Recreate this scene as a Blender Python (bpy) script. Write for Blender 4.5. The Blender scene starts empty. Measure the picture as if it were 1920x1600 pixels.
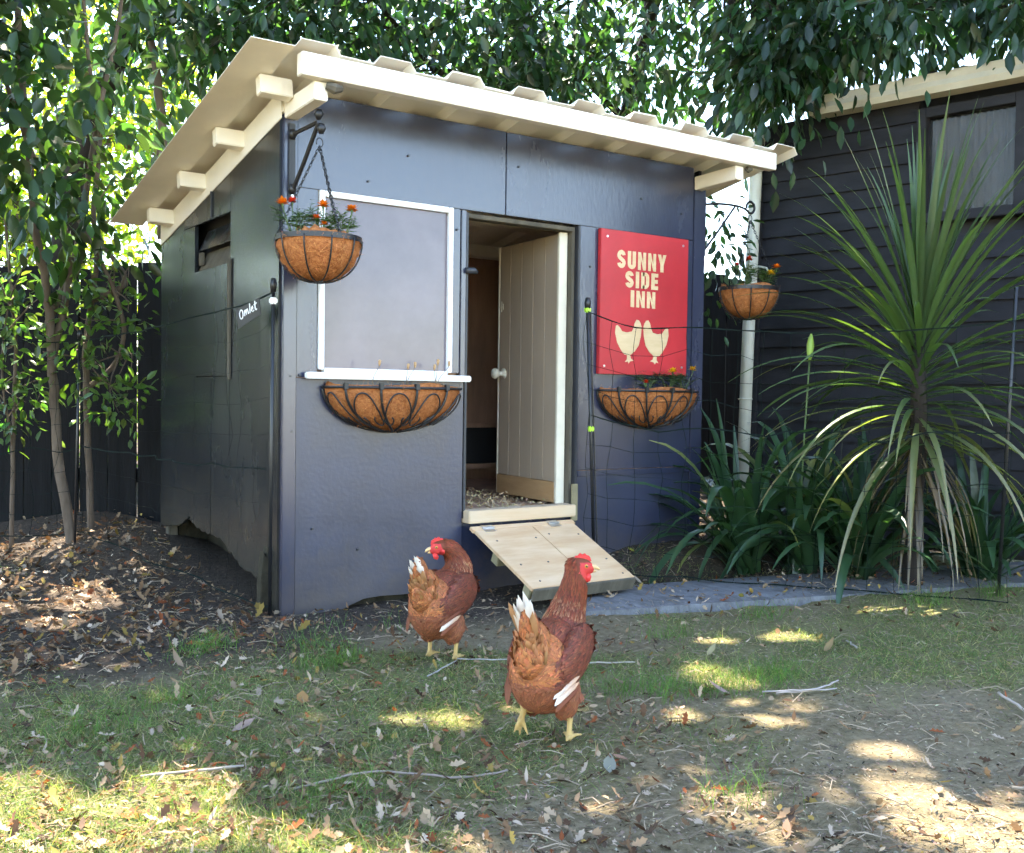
import bpy, bmesh, math, random
import numpy as np
from mathutils import Vector, Matrix, Euler
from mathutils.geometry import tessellate_polygon

R = math.radians
rng = np.random.default_rng(7)
random.seed(7)
SC = bpy.context.scene
COL = SC.collection

# ------------------------------------------------------------------ camera
cam_d = bpy.data.cameras.new('camera')
cam_d.sensor_width = 36.0
cam_d.lens = 36.0 * 1909.9 / 1920.0
cam_d.clip_start = 0.05
cam_d.clip_end = 2000
cam = bpy.data.objects.new('camera', cam_d)
COL.objects.link(cam)
yaw, pit, rol = 0.60587, -0.030085, 0.013648
fw = Vector((math.sin(yaw) * math.cos(pit), math.cos(yaw) * math.cos(pit), math.sin(pit)))
r0 = Vector((math.cos(yaw), -math.sin(yaw), 0))
u0 = r0.cross(fw)
r1 = math.cos(rol) * r0 + math.sin(rol) * u0
u1 = -math.sin(rol) * r0 + math.cos(rol) * u0
M = Matrix(((r1.x, u1.x, -fw.x), (r1.y, u1.y, -fw.y), (r1.z, u1.z, -fw.z))).to_4x4()
M.translation = Vector((-1.4138, -3.4922, 0.8))
cam.matrix_world = M
SC.camera = cam

# ------------------------------------------------------------------ sky, sun, exposure
SUN_EL, SUN_AZ = R(67), R(17)            # azimuth from +y towards +x
SUNV = Vector((math.sin(SUN_AZ) * math.cos(SUN_EL), math.cos(SUN_AZ) * math.cos(SUN_EL), math.sin(SUN_EL)))
world = bpy.data.worlds.new('World')
SC.world = world
world.use_nodes = True
wn = world.node_tree.nodes
sky = wn.new('ShaderNodeTexSky')
sky.sky_type = 'NISHITA'
sky.sun_disc = False
sky.sun_elevation = SUN_EL
sky.sun_rotation = SUN_AZ
sky.air_density = 1.0
sky.dust_density = 0.4
world.node_tree.links.new(sky.outputs[0], wn['Background'].inputs[0])
wn['Background'].inputs[1].default_value = 0.15
sun_d = bpy.data.lights.new('sun', 'SUN')
sun_d.energy = 4.8
sun_d.angle = R(0.5)
sun_d.color = (1.0, 0.94, 0.84)
sun = bpy.data.objects.new('sun', sun_d)
COL.objects.link(sun)
sun.rotation_euler = SUNV.to_track_quat('Z', 'Y').to_euler()
SC.view_settings.view_transform = 'Standard'
SC.view_settings.look = 'None'
SC.view_settings.gamma = 1.0
SC.view_settings.use_curve_mapping = False
SC.view_settings.exposure = 3.12
SC.view_settings.use_white_balance = True
SC.view_settings.white_balance_temperature = 7000
SC.cycles.max_bounces = 5
SC.cycles.diffuse_bounces = 3
SC.cycles.glossy_bounces = 2
SC.cycles.transmission_bounces = 3
SC.cycles.transparent_max_bounces = 4
SC.cycles.sample_clamp_indirect = 6.0
SC.cycles.use_denoising = True
SC.cycles.use_adaptive_sampling = True
SC.cycles.adaptive_threshold = 0.045
SC.cycles.adaptive_min_samples = 16

# ------------------------------------------------------------------ materials
MATS = {}


def mat(name, col, rough=0.6, var=0.0, scale=8.0, bump=0.0, bscale=60.0, stretch=None, col2=None,
        spec=0.5, metal=0.0, attr=False, trans=None, coords='Object', detail=6.0, sheen=0.0):
    m = bpy.data.materials.new(name)
    m.use_nodes = True
    nt = m.node_tree
    N, L = nt.nodes, nt.links
    b = N['Principled BSDF']
    b.inputs['Roughness'].default_value = rough
    b.inputs['Specular IOR Level'].default_value = spec
    b.inputs['Metallic'].default_value = metal
    if sheen:
        b.inputs['Sheen Weight'].default_value = sheen
    tc = N.new('ShaderNodeTexCoord')
    vec = tc.outputs[coords]
    if stretch:
        mp = N.new('ShaderNodeMapping')
        mp.inputs['Scale'].default_value = stretch
        L.new(vec, mp.inputs[0])
        vec = mp.outputs[0]
    colout = None
    if attr:
        a = N.new('ShaderNodeAttribute')
        a.attribute_name = 'Col'
        colout = a.outputs['Color']
    if var > 0 or col2 is not None:
        nz = N.new('ShaderNodeTexNoise')
        nz.inputs['Scale'].default_value = scale
        nz.inputs['Detail'].default_value = detail
        nz.inputs['Roughness'].default_value = 0.62
        L.new(vec, nz.inputs['Vector'])
        if attr:
            mx = N.new('ShaderNodeMix')
            mx.data_type = 'RGBA'
            mx.blend_type = 'MULTIPLY'
            mx.inputs[0].default_value = 1.0
            mr = N.new('ShaderNodeMapRange')
            mr.inputs[3].default_value = 1 - var
            mr.inputs[4].default_value = 1 + var
            L.new(nz.outputs[0], mr.inputs[0])
            L.new(colout, mx.inputs[6])
            L.new(mr.outputs[0], mx.inputs[7])
            colout = mx.outputs[2]
        else:
            cr = N.new('ShaderNodeValToRGB')
            c2 = col2 if col2 is not None else [c * (1 + var) for c in col]
            c1 = col if col2 is not None else [c * (1 - var) for c in col]
            cr.color_ramp.elements[0].position = 0.32
            cr.color_ramp.elements[1].position = 0.68
            cr.color_ramp.elements[0].color = (*c1, 1)
            cr.color_ramp.elements[1].color = (*c2, 1)
            L.new(nz.outputs[0], cr.inputs[0])
            colout = cr.outputs[0]
        rr = N.new('ShaderNodeMapRange')
        rr.inputs[3].default_value = max(0.02, rough - 0.08)
        rr.inputs[4].default_value = min(1.0, rough + 0.1)
        L.new(nz.outputs[0], rr.inputs[0])
        L.new(rr.outputs[0], b.inputs['Roughness'])
    if colout is not None:
        L.new(colout, b.inputs['Base Color'])
    else:
        b.inputs['Base Color'].default_value = (*col, 1)
    if bump > 0:
        nb = N.new('ShaderNodeTexNoise')
        nb.inputs['Scale'].default_value = bscale
        nb.inputs['Detail'].default_value = 8
        L.new(vec, nb.inputs['Vector'])
        bp = N.new('ShaderNodeBump')
        bp.inputs['Strength'].default_value = bump
        bp.inputs['Distance'].default_value = 0.004
        L.new(nb.outputs[0], bp.inputs['Height'])
        L.new(bp.outputs[0], b.inputs['Normal'])
    if trans is not None:
        t = N.new('ShaderNodeBsdfTranslucent')
        if attr:
            mt = N.new('ShaderNodeMix')
            mt.data_type = 'RGBA'
            mt.blend_type = 'MULTIPLY'
            mt.inputs[0].default_value = 1.0
            L.new(colout, mt.inputs[6])
            mt.inputs[7].default_value = (*trans[0], 1)
            L.new(mt.outputs[2], t.inputs[0])
        else:
            t.inputs[0].default_value = (*trans[0], 1)
        ms = N.new('ShaderNodeMixShader')
        ms.inputs[0].default_value = trans[1]
        L.new(b.outputs[0], ms.inputs[1])
        L.new(t.outputs[0], ms.inputs[2])
        L.new(ms.outputs[0], N['Material Output'].inputs[0])
    MATS[name] = m
    return m


mat('wall_paint', (.025, .029, .057), .25, .12, 3.0, .16, 70, stretch=(1, 1, .35), detail=8, spec=.95)
mat('wall_paint_rough', (.026, .030, .057), .33, .18, 5.0, .15, 60, detail=8, spec=.75)
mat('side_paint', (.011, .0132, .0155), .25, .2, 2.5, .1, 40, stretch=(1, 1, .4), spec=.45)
mat('dark_trim', (.03, .031, .036), .45, .2, 8, .3, 60)
mat('cream', (.83, .76, .64), .5, .06, 4, .12, 70)
mat('white_trim', (.80, .80, .79), .4, .04, 8, .1, 80)
mat('board_pane', (.150, .124, .140), .17, .28, 2.2, .04, 30, detail=9)
mat('ply_inside', (.42, .25, .17), .6, .3, 3, .2, 40, stretch=(3, 3, .5))
mat('door_paint', (.37, .285, .205), .5, .08, 5, .12, 60, stretch=(1, 1, .25))
mat('door_edge', (.60, .54, .42), .5, .1, 6, .1, 60)
mat('kick_ply', (.46, .28, .13), .6, .35, 5, .3, 50, stretch=(.5, .5, 3), col2=(.33, .18, .08))
mat('ramp_ply', (.54, .325, .17), .65, .0, 7, .25, 60, stretch=(.5, 2.2, 1), col2=(.66, .46, .28), spec=.12)
mat('timber', (.54, .37, .22), .6, .0, 6, .3, 50, stretch=(.35, 3, 3), col2=(.60, .47, .32))
mat('green_timber', (.24, .20, .11), .7, .25, 6, .4, 40)
mat('old_timber', (.085, .072, .05), .85, .4, 9, .8, 40, stretch=(2, 2, .4))
mat('sign_red', (.46, .022, .028), .42, .16, 4, .06, 60)
mat('sign_wood', (.68, .50, .29), .5, .0, 9, .1, 60, stretch=(.6, 1, 3), col2=(.56, .39, .20))
mat('steel', (.6, .6, .6), .3, metal=1.0)
mat('black_metal', (.010, .010, .011), .42, spec=.5)
mat('black_plastic', (.012, .012, .013), .35)
mat('lime_plastic', (.42, .70, .05), .4)
mat('coir', (.24, .075, .025), .95, .0, 90, 1.0, 160, col2=(.46, .18, .065), spec=.05, detail=12)
mat('coir_fibre', (.5, .24, .1), .9, attr=True, spec=.1)
mat('net', (.006, .012, .010), .8, spec=.1)
mat('tag_black', (.012, .012, .013), .6)
mat('print_white', (.8, .8, .78), .6)
mat('shavings', (.55, .42, .26), .9, attr=True, spec=.1)
mat('leaf', (.05, .1, .03), .30, attr=True, spec=.5, trans=((2.6, 3.0, .9), .38))
mat('leaf_bright', (.05, .1, .03), .45, attr=True, spec=.3, trans=((2.4, 2.5, .7), .55))
mat('blade_leaf', (.06, .12, .03), .34, attr=True, spec=.5, var=.25, scale=14, trans=((2.2, 2.6, .7), .28))
mat('grass', (.06, .1, .03), .55, attr=True, spec=.25, trans=((2.0, 2.4, .8), .35))
mat('litter', (.2, .13, .08), .85, attr=True, spec=.06, trans=((1.2, 1.0, .7), .15))
mat('petal', (.8, .25, .02), .55, attr=True, spec=.2, trans=((1, .9, .6), .25))
mat('bark', (.085, .062, .045), .9, .0, 9, 1.0, 45, stretch=(2, 2, .5), col2=(.15, .115, .085), spec=.2)
mat('bark_dark', (.028, .022, .018), .9, .3, 8, 1.0, 40, stretch=(2, 2, .5), spec=.2)
mat('twig', (.30, .24, .18), .9, attr=True, spec=.06)
mat('fence_wood', (.009, .0088, .009), .8, .4, 7, .7, 40, stretch=(3, 3, .3), spec=.12)
mat('weatherboard', (.016, .0155, .018), .65, .4, 4, .35, 50, stretch=(1, .4, 3), spec=.22)
mat('gutter_paint', (.52, .47, .36), .5, .12, 5, .1, 40)
mat('pipe_paint', (.50, .49, .41), .5, .15, 3, .1, 40)
mat('roof_iron_dark', (.05, .05, .055), .6, .2, 5)
mat('curtain', (.62, .58, .52), .8, .2, 5, attr=False, trans=((.5, .47, .42), .3))
mat('concrete', (.20, .20, .215), .85, .0, 18, .8, 60, col2=(.33, .33, .35), stretch=(1, 1, 1))
mat('feather', (.3, .12, .06), .6, attr=True, spec=.25, sheen=.0, trans=((1, .8, .6), .1))
mat('comb_red', (.62, .035, .03), .5, .15, 60, .4, 200, spec=.4)
mat('beak_horn', (.62, .40, .18), .4, .15, 60)
mat('eye_orange', (.55, .22, .03), .2)
mat('eye_pupil', (.005, .005, .005), .1)
mat('shank', (.58, .36, .13), .55, .2, 80, .5, 250)
mat('blue_rag', (.12, .22, .5), .7)
mat('pole_grey', (.33, .32, .31), .7, .25, 10, .5, 40)
mat('wet_timber_and_shade', (.035, .030, .020), .9, .5, 14, .8, 60, spec=.1)  # rotten post timber, and the dark sheets standing in for underfloor shade
mat('dark_inside', (.02, .02, .022), .8)

def add_dirt(name, z0, z1, col, amount=.85):
    m_ = MATS[name]
    N_, L_ = m_.node_tree.nodes, m_.node_tree.links
    b_ = N_['Principled BSDF']
    src = b_.inputs['Base Color'].links[0].from_socket
    tc_ = N_.new('ShaderNodeTexCoord')
    sx = N_.new('ShaderNodeSeparateXYZ')
    L_.new(tc_.outputs['Object'], sx.inputs[0])
    nz = N_.new('ShaderNodeTexNoise')
    nz.inputs['Scale'].default_value = 14
    nz.inputs['Detail'].default_value = 10
    nz.inputs['Roughness'].default_value = .75
    L_.new(tc_.outputs['Object'], nz.inputs['Vector'])
    mr = N_.new('ShaderNodeMapRange')
    mr.inputs[1].default_value, mr.inputs[2].default_value = z0, z1
    mr.inputs[3].default_value, mr.inputs[4].default_value = .62, .0
    L_.new(sx.outputs[2], mr.inputs[0])
    ad = N_.new('ShaderNodeMath')
    ad.operation = 'ADD'
    L_.new(mr.outputs[0], ad.inputs[0])
    L_.new(nz.outputs[0], ad.inputs[1])
    st = N_.new('ShaderNodeMapRange')
    st.inputs[1].default_value, st.inputs[2].default_value = .62, 1.05
    st.inputs[4].default_value = amount
    L_.new(ad.outputs[0], st.inputs[0])
    mx = N_.new('ShaderNodeMix')
    mx.data_type = 'RGBA'
    L_.new(st.outputs[0], mx.inputs[0])
    L_.new(src, mx.inputs[6])
    mx.inputs[7].default_value = (*col, 1)
    L_.new(mx.outputs[2], b_.inputs['Base Color'])


add_dirt('wall_paint_rough', -.05, .35, (.075, .058, .045), .6)
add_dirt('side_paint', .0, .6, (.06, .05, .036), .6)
add_dirt('wall_paint', -.05, .30, (.075, .058, .045), .55)

# window glass of the neighbouring shed
g = bpy.data.materials.new('window_glass')
g.use_nodes = True
gn, gl = g.node_tree.nodes, g.node_tree.links
gb = gn['Principled BSDF']
gb.inputs['Base Color'].default_value = (.05, .05, .05, 1)
gb.inputs['Roughness'].default_value = .08
gt = gn.new('ShaderNodeBsdfTransparent')
gt.inputs[0].default_value = (.8, .8, .8, 1)
gm = gn.new('ShaderNodeMixShader')
gm.inputs[0].default_value = .72
gl.new(gb.outputs[0], gm.inputs[1])
gl.new(gt.outputs[0], gm.inputs[2])
gl.new(gm.outputs[0], gn['Material Output'].inputs[0])
MATS['window_glass'] = g


# ------------------------------------------------------------------ builders
def link(o, parent=None):
    COL.objects.link(o)
    if parent is not None:
        o.parent = parent
    return o


def tag(o, label, cat, group=None, kind=None):
    o['label'] = label
    if cat:
        o['category'] = cat
    if group:
        o['group'] = group
    if kind:
        o['kind'] = kind
    return o


def empty(name, loc=(0, 0, 0), rz=0.0):
    o = bpy.data.objects.new(name, None)
    o.empty_display_size = .1
    COL.objects.link(o)
    o.location = loc
    o.rotation_euler = (0, 0, rz)
    return o


def mesh_np(name, V, F, matname, parent=None, colors=None, smooth=False):
    """V (n,3); F list of face tuples or int array (k,m); colors per vertex (n,3)."""
    me = bpy.data.meshes.new(name)
    V = np.asarray(V, dtype=np.float32)
    if isinstance(F, np.ndarray):
        k, mm = F.shape
        me.vertices.add(len(V))
        me.vertices.foreach_set('co', V.ravel())
        me.loops.add(k * mm)
        me.polygons.add(k)
        me.loops.foreach_set('vertex_index', F.astype(np.int32).ravel())
        me.polygons.foreach_set('loop_start', np.arange(0, k * mm, mm, dtype=np.int32))
        me.polygons.foreach_set('loop_total', np.full(k, mm, dtype=np.int32))
        me.update(calc_edges=True)
    else:
        me.from_pydata(V.tolist(), [], [tuple(int(i) for i in f) for f in F])
        me.update()
    if colors is not None:
        c4 = np.ones((len(V), 4), dtype=np.float32)
        c4[:, :3] = colors
        at = me.color_attributes.new('Col', 'FLOAT_COLOR', 'POINT')
        at.data.foreach_set('color', c4.ravel())
    if smooth:
        me.polygons.foreach_set('use_smooth', np.ones(len(me.polygons), dtype=bool))
    if matname:
        me.materials.append(MATS[matname])
    o = bpy.data.objects.new(name, me)
    return link(o, parent)


class MB:
    def __init__(self):
        self.v, self.f = [], []

    def add(self, V, F):
        n = len(self.v)
        self.v += [tuple(p) for p in V]
        self.f += [tuple(i + n for i in f) for f in F]
        return self

    def box(self, x0, x1, y0, y1, z0, z1):
        V = [(x, y, z) for z in (z0, z1) for y in (y0, y1) for x in (x0, x1)]
        return self.add(V, [(0, 2, 3, 1), (4, 5, 7, 6), (0, 1, 5, 4), (2, 6, 7, 3), (0, 4, 6, 2), (1, 3, 7, 5)])

    def tube(self, P, r, n=6, cap=True):
        V, F = tube_geo(P, r, n, cap)
        return self.add(V, F)

    def build(self, name, m, parent=None, bevel=0.0, smooth=False, seg=2):
        me = bpy.data.meshes.new(name)
        me.from_pydata([tuple(map(float, p)) for p in self.v], [], self.f)
        if bevel > 0:
            bm = bmesh.new()
            bm.from_mesh(me)
            bmesh.ops.recalc_face_normals(bm, faces=bm.faces)
            es = [e for e in bm.edges if len(e.link_faces) == 2 and e.calc_face_angle(0) > .5]
            bmesh.ops.bevel(bm, geom=es, offset=bevel, segments=seg, affect='EDGES', clamp_overlap=True)
            bm.to_mesh(me)
            bm.free()
        else:
            bm = bmesh.new()
            bm.from_mesh(me)
            bmesh.ops.recalc_face_normals(bm, faces=bm.faces)
            bm.to_mesh(me)
            bm.free()
        if smooth:
            me.polygons.foreach_set('use_smooth', np.ones(len(me.polygons), dtype=bool))
        me.materials.append(MATS[m])
        o = bpy.data.objects.new(name, me)
        return link(o, parent)


def tube_geo(P, r, n=6, cap=True):
    P = [Vector(p) for p in P]
    k = len(P)
    rr = [r] * k if np.isscalar(r) else list(r)
    V, F = [], []
    t0 = (P[1] - P[0]).normalized()
    a = t0.orthogonal().normalized()
    for i, p in enumerate(P):
        if i == 0:
            t = P[1] - P[0]
        elif i == k - 1:
            t = P[-1] - P[-2]
        else:
            t = P[i + 1] - P[i - 1]
        if t.length < 1e-9:
            t = t0
        t = t.normalized()
        a = (a - t * a.dot(t))
        a = a.normalized() if a.length > 1e-6 else t.orthogonal().normalized()
        b = t.cross(a)
        for j in range(n):
            w = 2 * math.pi * j / n
            V.append(p + (a * math.cos(w) + b * math.sin(w)) * rr[i])
    for i in range(k - 1):
        for j in range(n):
            j2 = (j + 1) % n
            F.append((i * n + j, i * n + j2, (i + 1) * n + j2, (i + 1) * n + j))
    if cap:
        F.append(tuple(range(n - 1, -1, -1)))
        F.append(tuple((k - 1) * n + j for j in range(n)))
    return V, F


def box(name, m, parent, x0, x1, y0, y1, z0, z1, bevel=.002):
    return MB().box(x0, x1, y0, y1, z0, z1).build(name, m, parent, bevel=bevel)


def prism_xz(poly, y0, y1):
    """polygon in xz extruded between y0 and y1"""
    n = len(poly)
    V = [(x, y0, z) for x, z in poly] + [(x, y1, z) for x, z in poly]
    F = [tuple(range(n)), tuple(range(2 * n - 1, n - 1, -1))]
    F += [(i, i + n, (i + 1) % n + n, (i + 1) % n) for i in range(n)]
    return V, F


def prism_yz(poly, x0, x1):
    n = len(poly)
    V = [(x0, y, z) for y, z in poly] + [(x1, y, z) for y, z in poly]
    F = [tuple(range(n)), tuple(range(2 * n - 1, n - 1, -1))]
    F += [(i, i + n, (i + 1) % n + n, (i + 1) % n) for i in range(n)]
    return V, F


def smoothline(P, k=6):
    """Catmull-Rom"""
    P = [Vector(p) for p in P]
    Q = [P[0] * 2 - P[1]] + P + [P[-1] * 2 - P[-2]]
    out = []
    for i in range(1, len(Q) - 2):
        for j in range(k):
            t = j / k
            a, b, c, d = Q[i - 1], Q[i], Q[i + 1], Q[i + 2]
            out.append(.5 * ((2 * b) + (c - a) * t + (2 * a - 5 * b + 4 * c - d) * t * t + (3 * b - a - 3 * c + d) * t ** 3))
    out.append(P[-1])
    return out


# leaf templates: x along the leaf, y across, z up
LEAF8_V = np.array([(0, 0, 0), (.28, .8, .02), (.28, -.8, .02), (.62, .86, -.03), (.62, -.86, -.03), (1, 0, -.16), (.3, 0, -.05), (.64, 0, -.09)], float)
LEAF8_F = np.array([(0, 6, 1), (0, 2, 6), (1, 6, 7), (1, 7, 3), (6, 2, 4), (6, 4, 7), (3, 7, 5), (7, 4, 5)])
OAK_V = np.array([(0, 0, 0), (.14, .25, .03), (.24, .75, .08), (.34, .38, .0), (.50, 1.0, .10), (.60, .5, .0), (.78, .8, .07), (.86, .35, .0), (1, 0, -.05), (.86, -.35, 0), (.78, -.8, .09), (.60, -.5, 0), (.50, -1.0, .06), (.34, -.38, 0), (.24, -.75, .1), (.14, -.25, .02), (.2, 0, -.02), (.5, 0, -.03), (.8, 0, -.03)], float)
OAK_F = np.array([(0, 16, 1), (1, 16, 2), (2, 16, 3), (3, 16, 17), (3, 17, 4), (4, 17, 5), (5, 17, 18), (5, 18, 6), (6, 18, 7), (7, 18, 8), (8, 18, 9), (9, 18, 10), (10, 18, 11), (11, 18, 17), (11, 17, 12), (12, 17, 13), (13, 17, 16), (13, 16, 14), (14, 16, 15), (15, 16, 0)])
LEAF4_V = np.array([(0, 0, 0), (.45, .9, .04), (.45, -.9, .04), (1, 0, -.1), (.5, 0, -.04)], float)
LEAF4_F = np.array([(0, 4, 1), (0, 2, 4), (1, 4, 3), (4, 2, 3)])
FEATH_V = np.array([(0, 0, 0), (.25, .72, -.02), (.25, -.72, -.02), (.80, .78, -.03), (.80, -.78, -.03), (1, 0, .04), (.3, 0, .06), (.75, 0, .07)], float)
BLADE_V = np.array([(0, .5, 0), (0, -.5, 0), (.45, .42, .02), (.45, -.42, .02), (.8, .25, -.06), (.8, -.25, -.06), (1, 0, -.2)], float)
BLADE_F = np.array([(0, 1, 3), (0, 3, 2), (2, 3, 5), (2, 5, 4), (4, 5, 6)])


def frames(D, Nrm):
    D = D / np.linalg.norm(D, axis=1, keepdims=True)
    Y = np.cross(Nrm, D)
    ln = np.linalg.norm(Y, axis=1, keepdims=True)
    bad = ln[:, 0] < 1e-5
    Y[bad] = np.cross(D[bad], np.array([1., .3, .2]))
    Y /= np.linalg.norm(Y, axis=1, keepdims=True)
    Z = np.cross(D, Y)
    return D, Y, Z


def scatter(name, TV, TF, P, D, Nrm, L, Wd, C, matname, parent=None, smooth=False, curl=None, tipcol=None):
    n = len(P)
    D, Y, Z = frames(D, Nrm)
    L = np.broadcast_to(L, (n,))
    Wd = np.broadcast_to(Wd, (n,))
    tz = TV[:, 2][None, :].repeat(n, 0)
    if curl is not None:
        tz = tz + curl[:, None] * (TV[:, 0] ** 2)[None, :]
    V = (P[:, None, :] + D[:, None, :] * (TV[None, :, 0] * L[:, None])[..., None]
         + Y[:, None, :] * (TV[None, :, 1] * (Wd * .5)[:, None])[..., None]
         + Z[:, None, :] * (tz * L[:, None])[..., None])
    F = (TF[None] + (np.arange(n) * len(TV))[:, None, None]).reshape(-1, TF.shape[1])
    cc = C[:, None, :].repeat(len(TV), 1)
    if tipcol is not None:
        w = (TV[:, 0] ** 1.5)[None, :, None]
        cc = cc * (1 - w) + tipcol[:, None, :] * w
    return mesh_np(name, V.reshape(-1, 3), F, matname, parent, cc.reshape(-1, 3), smooth)


def unit(v):
    return v / np.linalg.norm(v, axis=-1, keepdims=True)


def vary(base, n, amp=.25, hue=.12):
    b = np.asarray(base, float)
    s = 1 + amp * rng.standard_normal((n, 1)).clip(-1.8, 1.8)
    h = 1 + hue * rng.standard_normal((n, 3)).clip(-1.8, 1.8)
    return (b[None] * s * h).clip(.004, .95)


# ------------------------------------------------------------------ terrain
def sst(a, b, x):
    t = np.clip((x - a) / (b - a), 0, 1)
    return t * t * (3 - 2 * t)


def vnoise(x, y, s, seed):
    r_ = np.random.default_rng(seed).random((64, 64))
    X, Yv = x * s + 100.3, y * s + 100.7
    xi, yi = np.floor(X).astype(int), np.floor(Yv).astype(int)
    fx, fy = X - xi, Yv - yi
    fx, fy = fx * fx * (3 - 2 * fx), fy * fy * (3 - 2 * fy)
    g_ = lambda i, j: r_[i % 64, j % 64]
    return ((g_(xi, yi) * (1 - fx) + g_(xi + 1, yi) * fx) * (1 - fy) + (g_(xi, yi + 1) * (1 - fx) + g_(xi + 1, yi + 1) * fx) * fy) - .5


def ground_z(x, y):
    x, y = np.asarray(x, float), np.asarray(y, float)
    z = .125 * sst(-.34, -.02, y) * sst(1.15, 1.75, x) * (1 - sst(4, 7, x) * .3)
    z = z + .115 * sst(.55, 1.5, y) * (1 - sst(-.1, .6, x)) * sst(-.75, -.02, x)
    z = z + .25 * sst(2.2, 5, y)
    z = z - .02 * np.exp(-((x - .45) ** 2 / .12 + (y + .05) ** 2 / .03))
    n = .022 * vnoise(x, y, 2.1, 1) + .014 * vnoise(x, y, 6, 2) + .008 * vnoise(x, y, 17, 3)
    near = np.exp(-(np.maximum(0, np.hypot(x, y) - 5) / 4) ** 2)
    return z + n * near


def gz(x, y):
    return float(ground_z(np.array([x]), np.array([y]))[0])


# ground sheet, one mesh: fine near the camera, growing out to the horizon
def axis(c, half, fine, far):
    a = list(np.arange(-half, half + 1e-6, fine))
    s, p = fine, half
    while p < far:
        s *= 1.35
        p += s
        a = [-p] + a + [p]
    return np.array(a) + c


gx, gy = axis(.6, 2.9, .03, 900), axis(-.3, 2.9, .03, 900)
GX, GY = np.meshgrid(gx, gy, indexing='xy')
GZ = ground_z(GX, GY) + .007 * vnoise(GX, GY, 34, 5) * (np.hypot(GX, GY) < 6)
nv, nu = GX.shape
idx = np.arange(nv * nu).reshape(nv, nu)
GF = np.stack([idx[:-1, :-1], idx[:-1, 1:], idx[1:, 1:], idx[1:, :-1]], -1).reshape(-1, 4)
# material distribution: R moss/grass, G dark moist soil, B pale dusty soil
gxv, gyv = GX.ravel(), GY.ravel()


def grassiness(x, y):
    # lies in the strip in front of the coop, thicker on the left, thin towards the trodden bare soil
    cx = (x + 1.41) * .822 - (y + 3.49) * .57        # sideways as seen from the gate
    d = (x + 1.41) * .57 + (y + 3.49) * .822         # distance from the gate
    gness = .55 + 1.3 * vnoise(x, y, 1.7, 21) + .8 * vnoise(x, y, 5, 22)
    bare = sst(2.4, 1.9, d) * sst(-.35, .1, cx) * .58
    bare = np.maximum(bare, sst(.55, .85, cx) * sst(3.3, 2.7, d) * .3)
    bare = np.maximum(bare, sst(3.05, 3.35, d + .25 * np.maximum(0, -cx - .5)) * (1 - sst(.35, .6, cx)))
    return np.clip(gness - bare, 0, 1)


gR = grassiness(gxv, gyv)
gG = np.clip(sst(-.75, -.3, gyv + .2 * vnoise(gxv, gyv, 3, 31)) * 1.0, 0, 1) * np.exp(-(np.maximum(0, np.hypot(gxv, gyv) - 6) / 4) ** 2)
gB = np.clip(.5 + 1.4 * vnoise(gxv, gyv, 2.6, 33), 0, 1)
ground = mesh_np('ground', np.stack([gxv, gyv, GZ.ravel()], -1), GF, None, None, np.stack([gR, gG, gB], -1), True)
ground['kind'] = 'structure'
m = bpy.data.materials.new('ground_soil')
m.use_nodes = True
N, L = m.node_tree.nodes, m.node_tree.links
b = N['Principled BSDF']
b.inputs['Roughness'].default_value = .92
b.inputs['Specular IOR Level'].default_value = .15
at = N.new('ShaderNodeAttribute')
at.attribute_name = 'Col'
sp = N.new('ShaderNodeSeparateColor')
L.new(at.outputs['Color'], sp.inputs[0])
tc = N.new('ShaderNodeTexCoord')


def noise(scale, detail=8, rough=.65):
    n_ = N.new('ShaderNodeTexNoise')
    n_.inputs['Scale'].default_value = scale
    n_.inputs['Detail'].default_value = detail
    n_.inputs['Roughness'].default_value = rough
    L.new(tc.outputs['Object'], n_.inputs['Vector'])
    return n_.outputs[0]


def ramp(inp, stops):
    c_ = N.new('ShaderNodeValToRGB')
    els = c_.color_ramp.elements
    while len(els) < len(stops):
        els.new(.5)
    for e, (p_, cc) in zip(els, stops):
        e.position = p_
        e.color = (*cc, 1)
    L.new(inp, c_.inputs[0])
    return c_.outputs[0]


def mixc(f, a_, b_, blend='MIX'):
    x_ = N.new('ShaderNodeMix')
    x_.data_type = 'RGBA'
    x_.blend_type = blend
    if isinstance(f, float):
        x_.inputs[0].default_value = f
    else:
        L.new(f, x_.inputs[0])
    L.new(a_, x_.inputs[6])
    L.new(b_, x_.inputs[7])
    return x_.outputs[2]


def mth(op, a_, b_):
    x_ = N.new('ShaderNodeMath')
    x_.operation = op
    x_.use_clamp = True
    for i_, q in enumerate((a_, b_)):
        if isinstance(q, (int, float)):
            x_.inputs[i_].default_value = q
        else:
            L.new(q, x_.inputs[i_])
    return x_.outputs[0]


soil = ramp(noise(38), [(.3, (.095, .066, .040)), (.52, (.205, .150, .095)), (.72, (.34, .26, .17))])
pale = ramp(noise(60), [(.3, (.155, .115, .078)), (.7, (.34, .265, .185))])
moss = ramp(noise(70), [(.3, (.08, .082, .028)), (.55, (.155, .145, .055)), (.75, (.27, .225, .11))])
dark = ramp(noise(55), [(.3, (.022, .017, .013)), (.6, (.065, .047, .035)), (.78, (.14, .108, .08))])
c = mixc(mth('MULTIPLY', sp.outputs[2], noise(3.5)), soil, pale)
c = mixc(mth('MULTIPLY', mth('ADD', sp.outputs[0], .30), mth('MULTIPLY', noise(6), 1.8)), c, moss)
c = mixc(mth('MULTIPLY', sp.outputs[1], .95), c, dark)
L.new(c, b.inputs['Base Color'])
bp = N.new('ShaderNodeBump')
bp.inputs['Strength'].default_value = 1.0
bp.inputs['Distance'].default_value = .014
L.new(noise(85, 10), bp.inputs['Height'])
L.new(bp.outputs[0], b.inputs['Normal'])
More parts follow.
